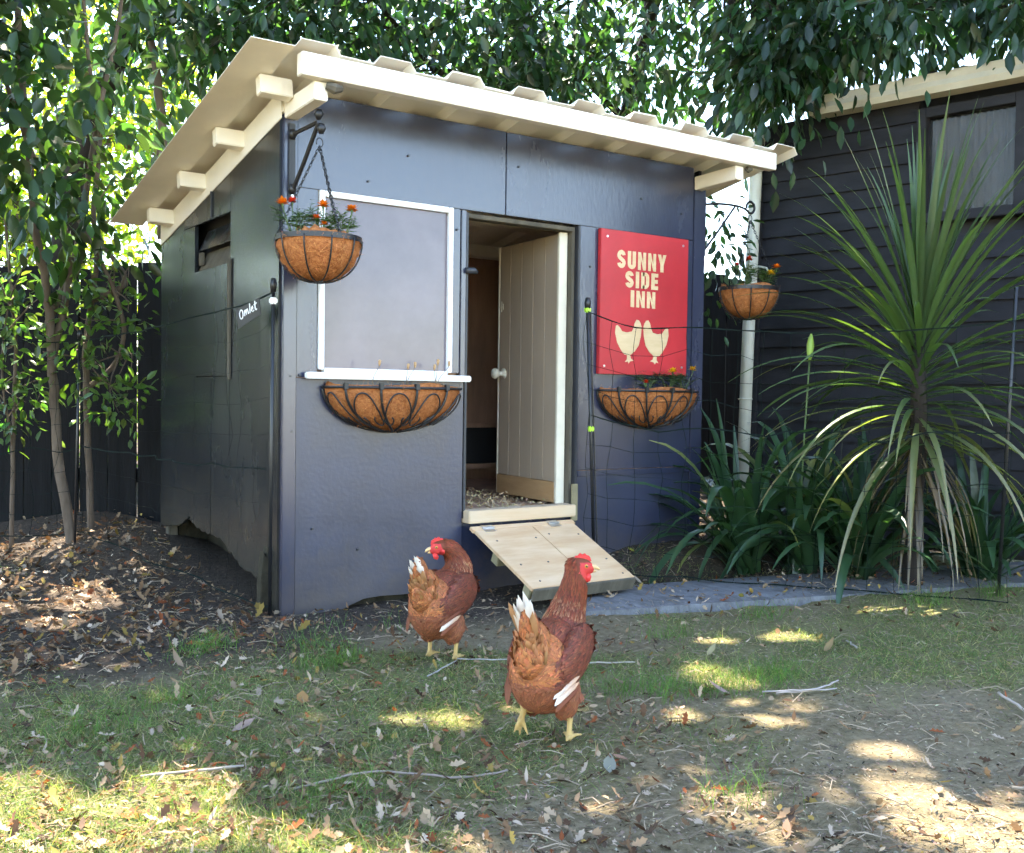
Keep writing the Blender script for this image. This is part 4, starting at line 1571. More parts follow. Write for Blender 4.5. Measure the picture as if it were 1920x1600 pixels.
# ------------------------------------------------------------------ trees
SUNSPOTS = [(-1.06, -1.55, 0.36, 0.27), (-0.85, -1.50, 0.2, 0.14), (-1.07, -1.31, 0.14, 0.12), (-0.55, -1.98, 0.22, 0.12), (-0.67, -1.86, 0.09, 0.05), (-0.43, -1.55, 0.06, 0.06), (-0.11, -1.38, 0.07, 0.08),
            (-0.18, -1.31, 0.08, 0.05), (1.09, -1.07, 0.11, 0.12), (1.34, -1.2, 0.11, 0.1), (0.74, -1.4, 0.07, 0.09), (2.07, -1.18, 0.24, 0.12), (0.59, -2.16, 0.10, 0.09), (0.42, -2.27, 0.07, 0.06),
            (0.05, -2.13, 0.08, 0.09), (0.38, -2.50, 0.17, 0.15), (0.03, -2.28, 0.07, 0.07), (0.6, -2.38, 0.07, 0.07), (-0.50, 0.71, 0.17, 0.24), (-0.62, 0.51, 0.14, 0.13), (-0.72, 0.27, 0.1, 0.1), (-0.74, 1.02, 0.13, 0.2), (-.9, .55, .1, .15)]


g5 = np.random.default_rng(55)
for _ in range(62):
    dd_, ss_ = g5.uniform(1.9, 3.1), g5.uniform(-.52, .52)
    SUNSPOTS.append((-1.4138 + .569 * dd_ + .822 * ss_ * dd_, -3.4922 + .822 * dd_ - .569 * ss_ * dd_, g5.uniform(.025, .065), g5.uniform(.02, .045)))
SUNSPOTS = [q_ for q_ in SUNSPOTS if math.hypot(q_[0] - .0, q_[1] + 1.75) > .16 or q_[2] > .1]


def lit_gap(P):
    """True where a leaf would stand in one of the crown's openings towards the sun"""
    s = np.array(SUNV)
    G_ = P - s[None] * (P[:, 2:3] / s[2])
    out = np.zeros(len(P), bool)
    nz_ = .85 + 1.5 * vnoise(G_[:, 0], G_[:, 1], 9, 91) + 1.0 * vnoise(G_[:, 0], G_[:, 1], 23, 92)
    for a_, b_2, rx, ry in SUNSPOTS:
        dx_, dy_ = G_[:, 0] - a_, G_[:, 1] - b_2
        out |= ((.822 * dx_ - .57 * dy_) / rx) ** 2 + ((.57 * dx_ + .822 * dy_) / ry) ** 2 < nz_
    return out


def coop_clear(P):
    """keep leaves out of the coop, its roof and the neighbouring shed"""
    x_, y_, z_ = P.T
    inc = (x_ > -.30) & (x_ < 2.5) & (y_ > -.35) & (y_ < 1.62) & (z_ < 1.97 - .189 * (y_ + .28) + .06)
    inn = (x_ > 3.15 - (y_ - .6) * .14) & (y_ < .75) & (z_ < 2.53 + .05 * (x_ - 3.3))
    inn |= (x_ > 3.13) & (y_ < .8) & (z_ < 2.42)
    return ~(inc | inn)


def clump_leaves(cent, per, sig, Lr, col, colvar, seed, outward=None, droop=.5, gaps=True, wratio=.48):
    g_ = np.random.default_rng(seed)
    n_ = len(cent) * per
    c_ = np.repeat(cent, per, 0)
    off = g_.standard_normal((n_, 3)) * np.array(sig)
    P = c_ + off
    d = unit(off + 1e-5) * .8 + np.array([0, 0, -droop]) + .35 * g_.standard_normal((n_, 3))
    nr = unit(np.array([0, 0, 1.0]) + .55 * g_.standard_normal((n_, 3)))
    L_ = g_.uniform(Lr[0], Lr[1], n_) * np.where(P[:, 2] > 4.4, 1.55, 1.0)
    cl = np.repeat(1 + .28 * g_.standard_normal((len(cent), 1)).clip(-1.6, 1.6), per, 0)
    C = (vary(col, n_, colvar, .14) * cl).clip(.004, .6)
    ok = coop_clear(P)
    if gaps:
        du = unit(d)
        for f_ in (0, .5, 1.0):
            ok &= ~lit_gap(P + du * (L_ * f_)[:, None])
    return P[ok], d[ok], nr[ok], L_[ok], L_[ok] * wratio * g_.uniform(.85, 1.15, ok.sum()), C[ok]


def branch_tubes(mb, P, r0_, r1_, n=6):
    k_ = len(P)
    mb.tube(P, [r0_ + (r1_ - r0_) * i / (k_ - 1) for i in range(k_)], n)


def tree(name, label, cat, group, base, trunks, lobes, nclump, per, sig, Lr, col, seed, tmpl=8, m='leaf', bark='bark', picks=0, droop=.5, gaps=True, limb_r=.016, wratio=.48, twigs=True, pick_at=None):
    """trunks: list of (points, r0, r1); lobes: (centre, radii, weight)"""
    g_ = np.random.default_rng(seed)
    t_ = empty(name, base)
    tag(t_, label, cat, group)
    B = Vector(base)
    nodes = []
    for q, (pts, ra, rb) in enumerate(trunks):
        P = smoothline(pts, 5)
        P = [p + Vector(g_.standard_normal(3)) * ra * .12 * (0 < i < len(P) - 1) for i, p in enumerate(P)]
        mb = MB()
        branch_tubes(mb, [p - B for p in P], ra, rb, 10)
        mb.build('trunk' if q == 0 else 'limb', bark, t_, smooth=True)
        nodes += [np.array(p) for p in P[len(P) // 4:]]
    nodes = np.array(nodes)
    wts = np.array([l[2] for l in lobes], float)
    wts /= wts.sum()
    li = g_.choice(len(lobes), nclump, p=wts)
    u_ = unit(g_.standard_normal((nclump, 3))) * (g_.random((nclump, 1)) ** .42)
    cent = np.array([lobes[i][0] for i in li]) + u_ * np.array([lobes[i][1] for i in li])
    cent = cent[coop_clear(cent)]
    if twigs:
        mb = MB()
        for c_ in cent[::2]:
            dist = np.linalg.norm(nodes - c_, axis=1)
            nd = nodes[np.argmin(dist + .25 * g_.random(len(dist)))]
            mid = (nd + c_) / 2 + g_.standard_normal(3) * .08 + np.array([0, 0, .06])
            rr = min(limb_r, .004 + .006 * np.linalg.norm(c_ - nd))
            path = smoothline([nd, mid, c_], 3)
            pa_ = np.array([tuple(p) for p in path])
            if not np.all(coop_clear(pa_)) or lit_gap(pa_).any():
                continue
            mb.tube([p - B for p in path], [rr * (1 - .85 * i / (len(path) - 1)) for i in range(len(path))], 4, False)
        if mb.v:
            o_ = mb.build('twigs', bark, t_)
            o_['kind'] = 'stuff'
    P, d, nr, L_, W_, C = clump_leaves(cent, per, sig, Lr, col, .22, seed + 1, None, droop, gaps, wratio)
    TV, TF = (LEAF8_V, LEAF8_F) if tmpl == 8 else (LEAF4_V, LEAF4_F)
    sel = np.zeros(len(P), bool)
    if picks:
        cp = np.array(cam.matrix_world.translation)
        dd = np.linalg.norm(P - cp, axis=1)
        f_ = np.array(fw)
        rel = (P - cp) / np.maximum(1e-6, ((P - cp) @ f_))[:, None]
        sx, sy_ = rel @ np.array(r1), rel @ np.array(u1)
        vis = (np.abs(sx) < .50) & (np.abs(sy_) < .415) & (((P - cp) @ f_) > 0)
        order = np.argsort(np.where(vis, dd, 1e9))[:picks]
        sel[order] = vis[order]
    cr = scatter('crown', TV, TF, (P - np.array(base))[~sel], d[~sel], nr[~sel], L_[~sel], W_[~sel], C[~sel], m, t_)
    cr['kind'] = 'stuff'
    if picks and sel.any():
        # the nearest leaves are pieces of their own, sharing a few meshes
        protos = []
        for q in range(6):
            i0 = np.flatnonzero(sel)[q % sel.sum()]
            o_ = scatter('leaf', LEAF8_V, LEAF8_F, np.zeros((1, 3)), np.array([[1., 0, 0]]), np.array([[0, 0, 1.]]), 1.0, wratio, (np.array(col) * (.7 + .12 * q))[None], m, t_)
            protos.append(o_)
        Dm, Ym, Zm = frames(d[sel], nr[sel])
        for q, i0 in enumerate(np.flatnonzero(sel)):
            o_ = protos[q] if q < 6 else protos[q % 6].copy()
            if q >= 6:
                COL.objects.link(o_)
                o_.parent = t_
            a_ = L_[i0]
            p_ = P[i0] - np.array(base)
            o_.matrix_basis = Matrix(((Dm[q][0] * a_, Ym[q][0] * a_, Zm[q][0] * a_, p_[0]), (Dm[q][1] * a_, Ym[q][1] * a_, Zm[q][1] * a_, p_[1]), (Dm[q][2] * a_, Ym[q][2] * a_, Zm[q][2] * a_, p_[2]), (0, 0, 0, 1)))
    return t_


GREEN, DEEP, LIME = (.045, .085, .024), (.023, .052, .027), (.17, .23, .04)
gt_ = 'leafy trees around the coop'
tree('laurel_tree', 'glossy broad-leaved tree overhanging the low end of the coop roof', 'tree', gt_, (-.36, 1.71, 0),
     [([(-.36, 1.71, -.05), (-.41, 1.82, .49), (-.43, 1.85, .88), (-.46, 1.82, 1.24), (-.52, 1.75, 1.53), (-.56, 1.68, 1.86), (-.61, 1.6, 2.27), (-.64, 1.52, 2.87), (-.6, 1.6, 3.6)], .026, .012),
      ([(-.43, 1.85, .95), (-.35, 1.86, 1.40), (-.43, 1.83, 1.71), (-.55, 1.79, 1.96), (-.67, 1.64, 2.2), (-.9, 1.4, 2.6)], .02, .008),
      ([(-.46, 1.84, 1.1), (-.3, 1.95, 1.5), (-.25, 1.9, 1.9), (-.22, 1.81, 2.2), (-.15, 1.75, 2.6), (-.1, 1.7, 3.2)], .018, .008)],
     [((-.66, 1.45, 2.25), (.46, .45, .50), 3), ((-.55, 1.75, 2.75), (.5, .5, .45), 1.6), ((-.75, 1.3, 1.75), (.35, .35, .35), 1.2), ((-.50, 1.7, 3.3), (.8, .7, .4), 1.4), ((-.38, 1.62, 1.62), (.22, .2, .22), .6), ((-.36, 1.15, 2.02), (.14, .30, .22), .8), ((-.42, 1.5, 1.9), (.3, .25, .25), 1.0)],
     150, 20, (.14, .14, .12), (.075, .115), (.024, .050, .020), 101, picks=280, droop=.65, wratio=.56)
tree('sapling', 'slim bare-stemmed sapling before the paling fence, its branch reaching the coop', 'tree', gt_, (-.24, 1.88, .05),
     [([(-.24, 1.88, .0), (-.26, 1.91, .62), (-.26, 1.93, 1.04), (-.21, 1.9, 1.47), (-.25, 1.82, 1.69), (-.22, 1.81, 2.06), (-.29, 1.75, 2.42), (-.34, 1.69, 3.01)], .018, .008),
      ([(-.26, 1.93, .8), (-.12, 1.90, .95), (-.11, 1.82, 1.15), (-.2, 1.80, 1.4), (-.32, 1.86, 1.66)], .014, .008),
      ([(-.24, 1.9, 1.25), (-.08, 1.9, 1.36), (-.19, 2.02, 1.57), (-.35, 2.01, 1.72)], .018, .008)],
     [((-.20, 1.78, 1.25), (.20, .14, .28), 2), ((-.12, 1.78, .75), (.10, .1, .12), .7), ((-.14, 1.80, 2.0), (.22, .2, .3), 2), ((-.30, 1.75, .95), (.12, .1, .1), .5)],
     56, 13, (.07, .06, .06), (.045, .075), (.06, .11, .03), 102, picks=120, droop=.2)
tree('sapling', 'thin leafy sapling at the end of the paling fence farthest from the coop', 'tree', gt_, (-.59, 2.0, .06),
     [([(-.59, 2.0, 0), (-.58, 2.01, .62), (-.57, 2.01, 1.01), (-.59, 2.04, 1.35), (-.62, 2.0, 1.7)], .012, .006), ([(-.58, 2.01, .5), (-.64, 1.95, .9), (-.60, 1.92, 1.3)], .007, .004)],
     [((-.60, 1.95, 1.15), (.20, .14, .30), 2), ((-.58, 1.95, .75), (.16, .1, .14), 1)],
     34, 12, (.07, .06, .07), (.045, .07), (.05, .09, .028), 103, picks=80, droop=.2)
# sunlit trees beyond the fence
tree('ash_tree', 'sunlit yellow-green tree beyond the paling fence, seen past the roof edge', 'tree', gt_, (.2, 4.8, .1),
     [([(.2, 4.8, 0), (.15, 4.8, 1.5), (.3, 4.7, 3), (.2, 4.7, 5)], .10, .03), ([(.15, 4.8, 1.5), (-.3, 4.5, 2.4), (-.7, 4.4, 3.4)], .05, .02), ([(.33, 2.7, 1.7), (.30, 2.62, 2.42), (.22, 2.6, 2.9), (.08, 2.5, 3.4)], .03, .015)],
     [((.3, 3.7, 1.0), (1.0, .4, .9), 1.6), ((-.4, 4.6, 2.0), (1.3, .8, .9), 3), ((.6, 4.8, 2.9), (1.5, .9, 1.0), 3), ((-.8, 4.6, 3.6), (1.4, .9, .8), 2)],
     560, 22, (.2, .2, .18), (.07, .11), LIME, 104, 4, 'leaf_bright', droop=.4)
tree('ash_tree', 'sunlit hedge-like tree low behind the fence gaps left of the coop', 'tree', gt_, (-1.6, 5.4, .1),
     [([(-1.6, 5.4, 0), (-1.55, 5.4, 1.2), (-1.5, 5.3, 2.6)], .07, .02)],
     [((-1.4, 5.2, .9), (1.6, .6, .9), 2), ((-.2, 5.6, 1.1), (1.4, .6, 1.0), 2), ((-1.8, 5.4, 2.4), (1.3, .8, .9), 2)],
     210, 20, (.2, .2, .18), (.07, .11), LIME, 105, 4, 'leaf_bright', droop=.4)
# big trees behind the coop, crowns arching over it
tree('evergreen_tree', 'dark evergreen with a thick trunk rising behind the middle of the coop roof', 'tree', gt_, (2.9, 2.7, .2),
     [([(2.9, 2.75, .1), (2.75, 2.6, 1.6), (2.75, 2.58, 2.76), (2.8, 2.56, 3.18), (2.72, 2.51, 3.45), (2.55, 2.4, 4.25), (2.2, 2.2, 5.4), (1.9, 1.9, 6.6)], .10, .05),
      ([(2.77, 2.55, 3.25), (2.4, 2.46, 3.08), (2.1, 2.44, 2.95), (1.7, 2.3, 3.1), (1.2, 2.2, 3.5)], .035, .012),
      ([(2.72, 2.5, 3.45), (2.95, 2.43, 3.25), (3.2, 2.33, 3.12), (3.45, 2.27, 2.9), (3.7, 2.2, 2.75)], .045, .025),
      ([(2.55, 2.4, 4.3), (1.6, 1.9, 5.0), (.8, 1.4, 5.6)], .05, .02), ([(2.5, 2.4, 4.4), (2.2, 1.4, 5.2), (2.2, .6, 5.9)], .05, .02)],
     [((3.4, .4, 5.6), (1.2, 1.0, .6), 2.2), ((2.2, .3, 5.4), (1.2, 1.0, .6), 2.0), ((.7, .2, 5.2), (1.1, .9, .6), 1.8), ((1.9, 2.3, 2.95), (1.2, .7, .60), 2.5), ((2.7, 2.1, 3.3), (1.0, .8, .6), 1.6), ((.9, 2.2, 3.1), (.9, .6, .55), 1.2), ((2.4, 1.7, 6.3), (1.5, 1.1, .6), 2.6), ((3.3, .9, 6.6), (1.4, 1.2, .6), 2.0), ((1.2, 1.6, 4.4), (1.8, 1.2, .7), 2.2), ((1.6, 1.2, 5.8), (1.9, 1.4, .8), 2.6), ((.3, 1.0, 5.6), (1.2, 1.1, .7), 1.6), ((2.6, 1.0, 6.4), (1.4, 1.2, .7), 1.8)],
     1150, 26, (.19, .19, .16), (.08, .12), DEEP, 106, 8, 'leaf', 'bark_dark', 120, .7, limb_r=.022)
tree('evergreen_tree', 'dark evergreen with a leaning trunk above the far end of the coop roof', 'tree', gt_, (3.75, 2.5, .2),
     [([(3.75, 2.5, .1), (3.5, 2.3, 1.8), (3.56, 2.26, 2.82), (3.61, 2.24, 3.14), (3.63, 2.12, 3.46), (3.54, 1.96, 4.18), (3.4, 1.6, 5.3)], .08, .04),
      ([(3.6, 2.2, 3.3), (3.3, 1.5, 3.6), (3.2, .8, 3.4)], .03, .012), ([(3.55, 1.95, 4.2), (4.0, 1.0, 4.4), (4.1, .2, 4.2)], .04, .015)],
     [((3.35, 1.55, 3.05), (.65, .7, .55), 1.1), ((3.08, .42, 2.75), (.18, .32, .32), 1.0), ((3.0, .40, 2.48), (.12, .28, .22), .9), ((3.2, -.15, 2.72), (.3, .45, .16), 1.2), ((3.5, -.75, 2.75), (.5, .5, .18), 1.2), ((3.35, .55, 3.05), (.55, .5, .38), 1.6), ((3.9, .3, 3.35), (.7, .8, .35), 1.6), ((3.2, 1.2, 3.9), (1.1, 1.0, .5), 1.6), ((3.6, -.6, 3.3), (.7, .7, .35), 1.2), ((3.0, .6, 4.8), (1.4, 1.3, .6), 1.6), ((2.9, .2, 6.2), (1.3, 1.2, .6), 1.2)],
     400, 22, (.15, .15, .14), (.085, .125), DEEP, 107, 8, 'leaf', 'bark_dark', 160, .9, limb_r=.016, wratio=.42)
tree('evergreen_tree', 'shady evergreen arching over the low side of the coop roof', 'tree', gt_, (-.2, 3.4, .2),
     [([(-.2, 3.4, .1), (-.1, 3.3, 1.8), (.3, 3.0, 3.4), (.4, 2.4, 5.0), (.2, 1.6, 6.4)], .09, .04), ([(.3, 3.0, 3.4), (-.5, 2.3, 4.4), (-1.0, 1.5, 5.3)], .045, .02)],
     [((.5, 2.7, 3.0), (.7, .6, .5), .55), ((-.7, 1.5, 4.6), (1.3, 1.1, .6), 1.6), ((-.9, .8, 5.8), (1.4, 1.2, .7), 1.8), ((.2, .6, 6.6), (1.5, 1.2, .7), 1.6), ((-1.4, .4, 4.9), (1.0, .9, .5), 1.0), ((1.0, -.1, 6.9), (1.6, 1.0, .6), 1.4), ((2.4, -.2, 7.2), (1.6, 1.0, .6), 1.2)],
     860, 24, (.2, .2, .17), (.08, .12), DEEP, 108, 8, 'leaf', 'bark_dark', 120, .7, limb_r=.02)
tree('laurel_tree', 'glossy broad-leaved tree added mostly out of view left of the saplings, darkening the fence', 'tree', gt_, (-1.75, 1.1, .05),  # added, mostly out of view, to darken the fence and left side
     [([(-1.75, 1.1, 0), (-1.7, 1.1, .9), (-1.75, 1.0, 1.8), (-1.7, .9, 2.8)], .04, .015)],
     [((-1.75, .85, 1.9), (.55, .8, .9), 3), ((-1.5, 1.6, 2.7), (.6, .6, .5), 1.5), ((-1.7, .4, 3.0), (.6, .6, .5), 1)],
     190, 20, (.15, .15, .13), (.075, .115), (.04, .075, .022), 111, picks=60, droop=.6, wratio=.55)
tree('creeper_shrub', 'dark leafy shrub between the coop end wall and the drainpipe', 'shrub', None, (2.62, .55, .1),
     [([(2.62, .55, .05), (2.58, .5, .9), (2.5, .42, 1.7)], .015, .006)],
     [((2.50, .42, 1.62), (.16, .22, .25), 2), ((2.45, .35, 1.25), (.12, .2, .2), 1)],
     34, 14, (.07, .07, .07), (.05, .08), DEEP, 109, picks=40, droop=.6)

# ------------------------------------------------------------------ grass, litter, twigs
def in_coop(x_, y_):
    return (x_ > -.03) & (x_ < 2.12) & (y_ > -.01) & (y_ < 1.52)


def on_path(x_, y_):
    yn = np.interp(x_, [p[0] for p in near_e], [p[1] for p in near_e])
    yf = np.interp(x_, [p[0] for p in far_e], [p[1] for p in far_e])
    return (x_ > .9) & (y_ > yn - .01) & (y_ < yf + .01)


def view_pts(n_, near=1.55, far=6.0, wide=.58, power=2.0):
    """points spread over the yard in front of the gate, denser nearby"""
    d_ = near * (far / near) ** rng.random(n_)
    s_ = rng.uniform(-wide, wide, n_) * d_
    x_ = -1.4138 + .569 * d_ + .822 * s_
    y_ = -3.4922 + .822 * d_ - .569 * s_
    ok = ~in_coop(x_, y_) & ~((x_ > 3.2) & (y_ > -1.3))
    return x_[ok], y_[ok]


x_, y_ = view_pts(270000, 1.5, 4.6)
pr = grassiness(x_, y_) ** 1.6 * (.25 + 1.5 * np.clip(vnoise(x_, y_, 11, 51) + .35, 0, 1))
ok = (rng.random(len(x_)) < pr) & ~on_path(x_, y_)
x_, y_ = x_[ok], y_[ok]
# explicit tussocks
tus = [(-.45, -.42, 60), (-.38, -.38, 60), (-.12, -.52, 70), (-.10, -.72, 80), (-.2, -.75, 60), (.42, -1.42, 80), (.5, -1.5, 90), (.62, -1.52, 90), (.75, -1.6, 70), (.85, -1.55, 70), (.35, -1.2, 60), (1.5, -.95, 70), (2.2, -1.15, 80), (2.6, -1.22, 90), (.12, -2.1, 50), (-.55, -1.65, 50), (-.85, -1.0, 70), (.05, -.3, 14), (.25, -.42, 16), (-.62, -.85, 60), (.95, -1.0, 60)]
tx, ty = [], []
for a_, b_2, k_ in tus:
    tx.append(a_ + .055 * rng.standard_normal(k_ * 2))
    ty.append(b_2 + .04 * rng.standard_normal(k_ * 2))
tx, ty = np.concatenate(tx), np.concatenate(ty)
nb_, nt_ = len(x_), len(tx)
x_, y_ = np.concatenate([x_, tx]), np.concatenate([y_, ty])
n = len(x_)
P = np.stack([x_, y_, ground_z(x_, y_) - .004], -1)
Dv = np.stack([.75 * rng.standard_normal(n), .75 * rng.standard_normal(n), .25 + .7 * rng.random(n)], -1)
Dv[nb_:] = np.stack([.35 * rng.standard_normal(nt_), .35 * rng.standard_normal(nt_), .8 + .3 * rng.random(nt_)], -1)
Nv = np.stack([rng.standard_normal(n), rng.standard_normal(n), .5 * np.ones(n)], -1)
Ls = rng.uniform(.014, .05, n)
Ls[nb_:] = rng.uniform(.035, .09, nt_)
C = vary((.10, .135, .048), n, .3, .12)
yl = rng.random(n) < .30
C[yl] = vary((.28, .235, .13), int(yl.sum()), .25, .08)
C[nb_:] = vary((.085, .15, .035), nt_, .25, .1)
o = scatter('grass', BLADE_V, BLADE_F, P, Dv, Nv, Ls, rng.uniform(.0018, .0036, n), C, 'grass', None, curl=-rng.uniform(.0, .5, n))
tag(o, 'patchy short green grass in the trodden yard before the coop', 'grass', None, 'stuff')

# dry leaf litter
x_, y_ = view_pts(19000, 1.5, 6.3, .6)
dens = .30 + .9 * np.clip(vnoise(x_, y_, 2.3, 61), -.2, 1) + .8 * ((y_ > -.4) & (x_ < 0)) + .35 * ((y_ > -.75) & (x_ > 1.3)) - .16 * ((x_ > .1) & (y_ < -1.3)) + .30 * ((x_ < .3) & (y_ < -.4))
ok = rng.random(len(x_)) < dens * .75
x_, y_ = x_[ok], y_[ok]
n = len(x_)
P = np.stack([x_, y_, ground_z(x_, y_) + .004 + .012 * rng.random(n) + .027 * on_path(x_, y_)], -1)
Dv = np.stack([rng.standard_normal(n), rng.standard_normal(n), .22 * rng.standard_normal(n)], -1)
Nv = np.stack([.35 * rng.standard_normal(n), .35 * rng.standard_normal(n), np.ones(n)], -1)
pal = np.array([(.13, .075, .04), (.20, .125, .07), (.08, .045, .027), (.26, .185, .115), (.19, .06, .025), (.24, .16, .045), (.06, .04, .028), (.30, .23, .165)])
C = pal[rng.choice(8, n, p=[.20, .2, .13, .16, .06, .05, .08, .12])] * rng.uniform(.8, 1.6, (n, 1))
hf = n // 2
o = scatter('leaf_litter', OAK_V, OAK_F, P[:hf], Dv[:hf], Nv[:hf], rng.uniform(.014, .040, hf), rng.uniform(.009, .024, hf), C[:hf], 'litter', None, curl=rng.uniform(-.5, .9, hf))
tag(o, 'dry brown lobed leaves strewn over the yard', 'leaves', None, 'stuff')
o = scatter('leaf_litter', LEAF8_V, LEAF8_F, P[hf:], Dv[hf:], Nv[hf:], rng.uniform(.012, .036, n - hf), rng.uniform(.005, .013, n - hf), C[hf:], 'litter', None, curl=rng.uniform(-.6, 1.0, n - hf))
tag(o, 'dry brown slender leaves strewn over the yard', 'leaves', None, 'stuff')

n = 900
x_, y_ = -.02 - 1.3 * rng.random(n) ** .75, rng.uniform(-.45, 2.2, n)
P = np.stack([x_, y_, ground_z(x_, y_) + .006 + .015 * rng.random(n)], -1)
Dv = np.stack([rng.standard_normal(n), rng.standard_normal(n), .25 * rng.standard_normal(n)], -1)
Nv = np.stack([.45 * rng.standard_normal(n), .45 * rng.standard_normal(n), np.ones(n)], -1)
C = pal[rng.choice(8, n, p=[.18, .22, .10, .18, .06, .08, .06, .12])] * rng.uniform(.6, 1.25, (n, 1))
o = scatter('leaf_litter', OAK_V, OAK_F, P, Dv, Nv, rng.uniform(.025, .06, n), rng.uniform(.012, .032, n), C, 'litter', None, curl=rng.uniform(-.5, .9, n))
tag(o, 'large tan fallen leaves covering the bed beside the coop wall', 'leaves', None, 'stuff')

# bark chips, straw and crumbs
x_, y_ = view_pts(26000, 1.5, 5.0, .56)
n = len(x_)
P = np.stack([x_, y_, ground_z(x_, y_) + .001 + .006 * rng.random(n) + .027 * on_path(x_, y_)], -1)
Dv = np.stack([rng.standard_normal(n), rng.standard_normal(n), .15 * rng.standard_normal(n)], -1)
Nv = np.stack([.5 * rng.standard_normal(n), .5 * rng.standard_normal(n), np.ones(n)], -1)
C = vary((.24, .19, .13), n, .55, .08)
o = scatter('straw_crumbs', LEAF4_V, LEAF4_F, P, Dv, Nv, rng.uniform(.004, .018, n), rng.uniform(.0015, .005, n), C, 'litter', None, curl=rng.uniform(-.3, .4, n))
tag(o, 'fine straw crumbs and chips scattered over the soil', 'debris', None, 'stuff')

CLOD_V = np.array([(0, 0, 0), (.5, .9, 0), (.5, -.9, 0), (1, 0, 0), (.42, .2, .28), (.62, -.15, .24)], float)
CLOD_F = np.array([(0, 4, 1), (0, 2, 5), (0, 5, 4), (1, 4, 3), (4, 5, 3), (5, 2, 3)])
x_, y_ = view_pts(9000, 1.5, 5.0, .56)
n = len(x_)
P = np.stack([x_, y_, ground_z(x_, y_) - .001 + .027 * on_path(x_, y_)], -1)
Dv = np.stack([rng.standard_normal(n), rng.standard_normal(n), np.zeros(n)], -1)
Nv = np.stack([.15 * rng.standard_normal(n), .15 * rng.standard_normal(n), np.ones(n)], -1)
dk = (y_ > -.55)[:, None]
C = np.where(dk, vary((.05, .036, .027), n, .5, .06), vary((.19, .15, .11), n, .3, .06))
o = scatter('soil_clods', CLOD_V, CLOD_F, P, Dv, Nv, rng.uniform(.004, .013, n) * rng.choice([.7, 1, 1, 1.3], n), rng.uniform(.004, .016, n), C, 'litter', None)
tag(o, 'small clods of crumbled soil over the yard', 'soil', None, 'stuff')

x_, y_ = view_pts(1500, 1.55, 5.2, .55)
mb_v, mb_f, mb_c = [], [], []
for a_, b_2 in zip(x_, y_):
    Lx = rng.uniform(.02, .10)
    w = rng.uniform(0, 6.28)
    z0 = gz(a_, b_2) + .006 + (.027 if on_path(np.array([a_]), np.array([b_2]))[0] else 0)
    e = (a_ + Lx * math.cos(w), b_2 + Lx * math.sin(w))
    mid = ((a_ + e[0]) / 2 + .004 * rng.standard_normal(), (b_2 + e[1]) / 2 + .004 * rng.standard_normal(), max(z0, gz((a_ + e[0]) / 2, (b_2 + e[1]) / 2)) + .006)
    rr = rng.uniform(.0005, .0015)
    V_, F_ = tube_geo([(a_, b_2, z0), mid, (e[0], e[1], gz(*e) + .005)], rr, 4)
    k0 = len(mb_v)
    mb_v += [tuple(v) for v in V_]
    mb_f += [tuple(i + k0 for i in f) for f in F_]
    mb_c += [tuple(np.array((.25, .19, .13)) * rng.uniform(.4, 1.6))] * len(V_)
o = mesh_np('twig_litter', mb_v, mb_f, 'twig', None, np.array(mb_c))
tag(o, 'dry broken stalks and twiglets strewn through the grass', 'twigs', None, 'stuff')

# the larger sticks and leaves one can point at
def stick(pts, rr, label, col=(.42, .36, .29)):
    P_ = [(a_, b_2, gz(a_, b_2) + .006 + dz) for a_, b_2, dz in pts]
    Q_ = smoothline(P_, 6)
    if len(P_) == 2:
        Q_ = [Vector(P_[0]).lerp(Vector(P_[1]), t_) for t_ in np.linspace(0, 1, 7)]
    Q_ = [q_ + Vector((rng.normal(0, .0010), rng.normal(0, .0010), rng.normal(0, .001))) for q_ in Q_]
    col = np.array(col) * .62
    V_, F_ = tube_geo(Q_, [rr * .62 * rng.uniform(.8, 1.15) for _ in Q_], 6)
    o_ = mesh_np('dry_stick', [tuple(v) for v in V_], F_, 'twig', None, np.tile(np.array(col), (len(V_), 1)), True)
    return tag(o_, label, 'stick', 'dry sticks lying in the yard')


stick([(.17, -.93, .008), (.02, -1.02, .006)], .004, 'pale straight stick pointing away from the far hen\'s foot', (.55, .49, .42))
stick([(.18, -.92, .01), (.36, -1.03, .01)], .0035, 'pale stick lying flat beside the far hen\'s foot', (.55, .49, .42))
stick([(-.62, -1.60, .004), (-.45, -1.62, .01), (-.30, -1.72, .006), (-.20, -1.74, .002)], .004, 'long curved twig on the bare soil in front of both hens', (.40, .31, .25))
stick([(.68, -1.66, .01), (.80, -1.74, .008), (.92, -1.72, .012)], .004, 'bleached forked stalk beside the grass tuft to the near hen\'s side', (.55, .47, .42))
stick([(.70, -1.69, .01), (.86, -1.76, .008)], .0035, 'short bleached stalk lying along the forked one', (.55, .47, .42))
stick([(1.20, -2.02, .01), (1.12, -2.14, .01)], .006, 'stubby pale stick alone on the mossy ground', (.58, .5, .42))
stick([(1.35, -1.46, .006), (1.43, -1.36, .006)], .005, 'thin pale stick on bare soil below the concrete strip', (.55, .48, .4))
stick([(.62, -2.38, .006), (.68, -2.46, .01), (.77, -2.50, .004)], .007, 'chunky split stick near the sunlit corner of the yard', (.45, .36, .26))
stick([(-.86, -1.38, .006), (-.66, -1.43, .012)], .005, 'dry branch end beside the big sunlit patch', (.5, .42, .34))
stick([(.42, -1.12, .006), (.62, -1.22, .01)], .004, 'straight straw stalk lying between the near hen and the concrete', (.55, .47, .36))


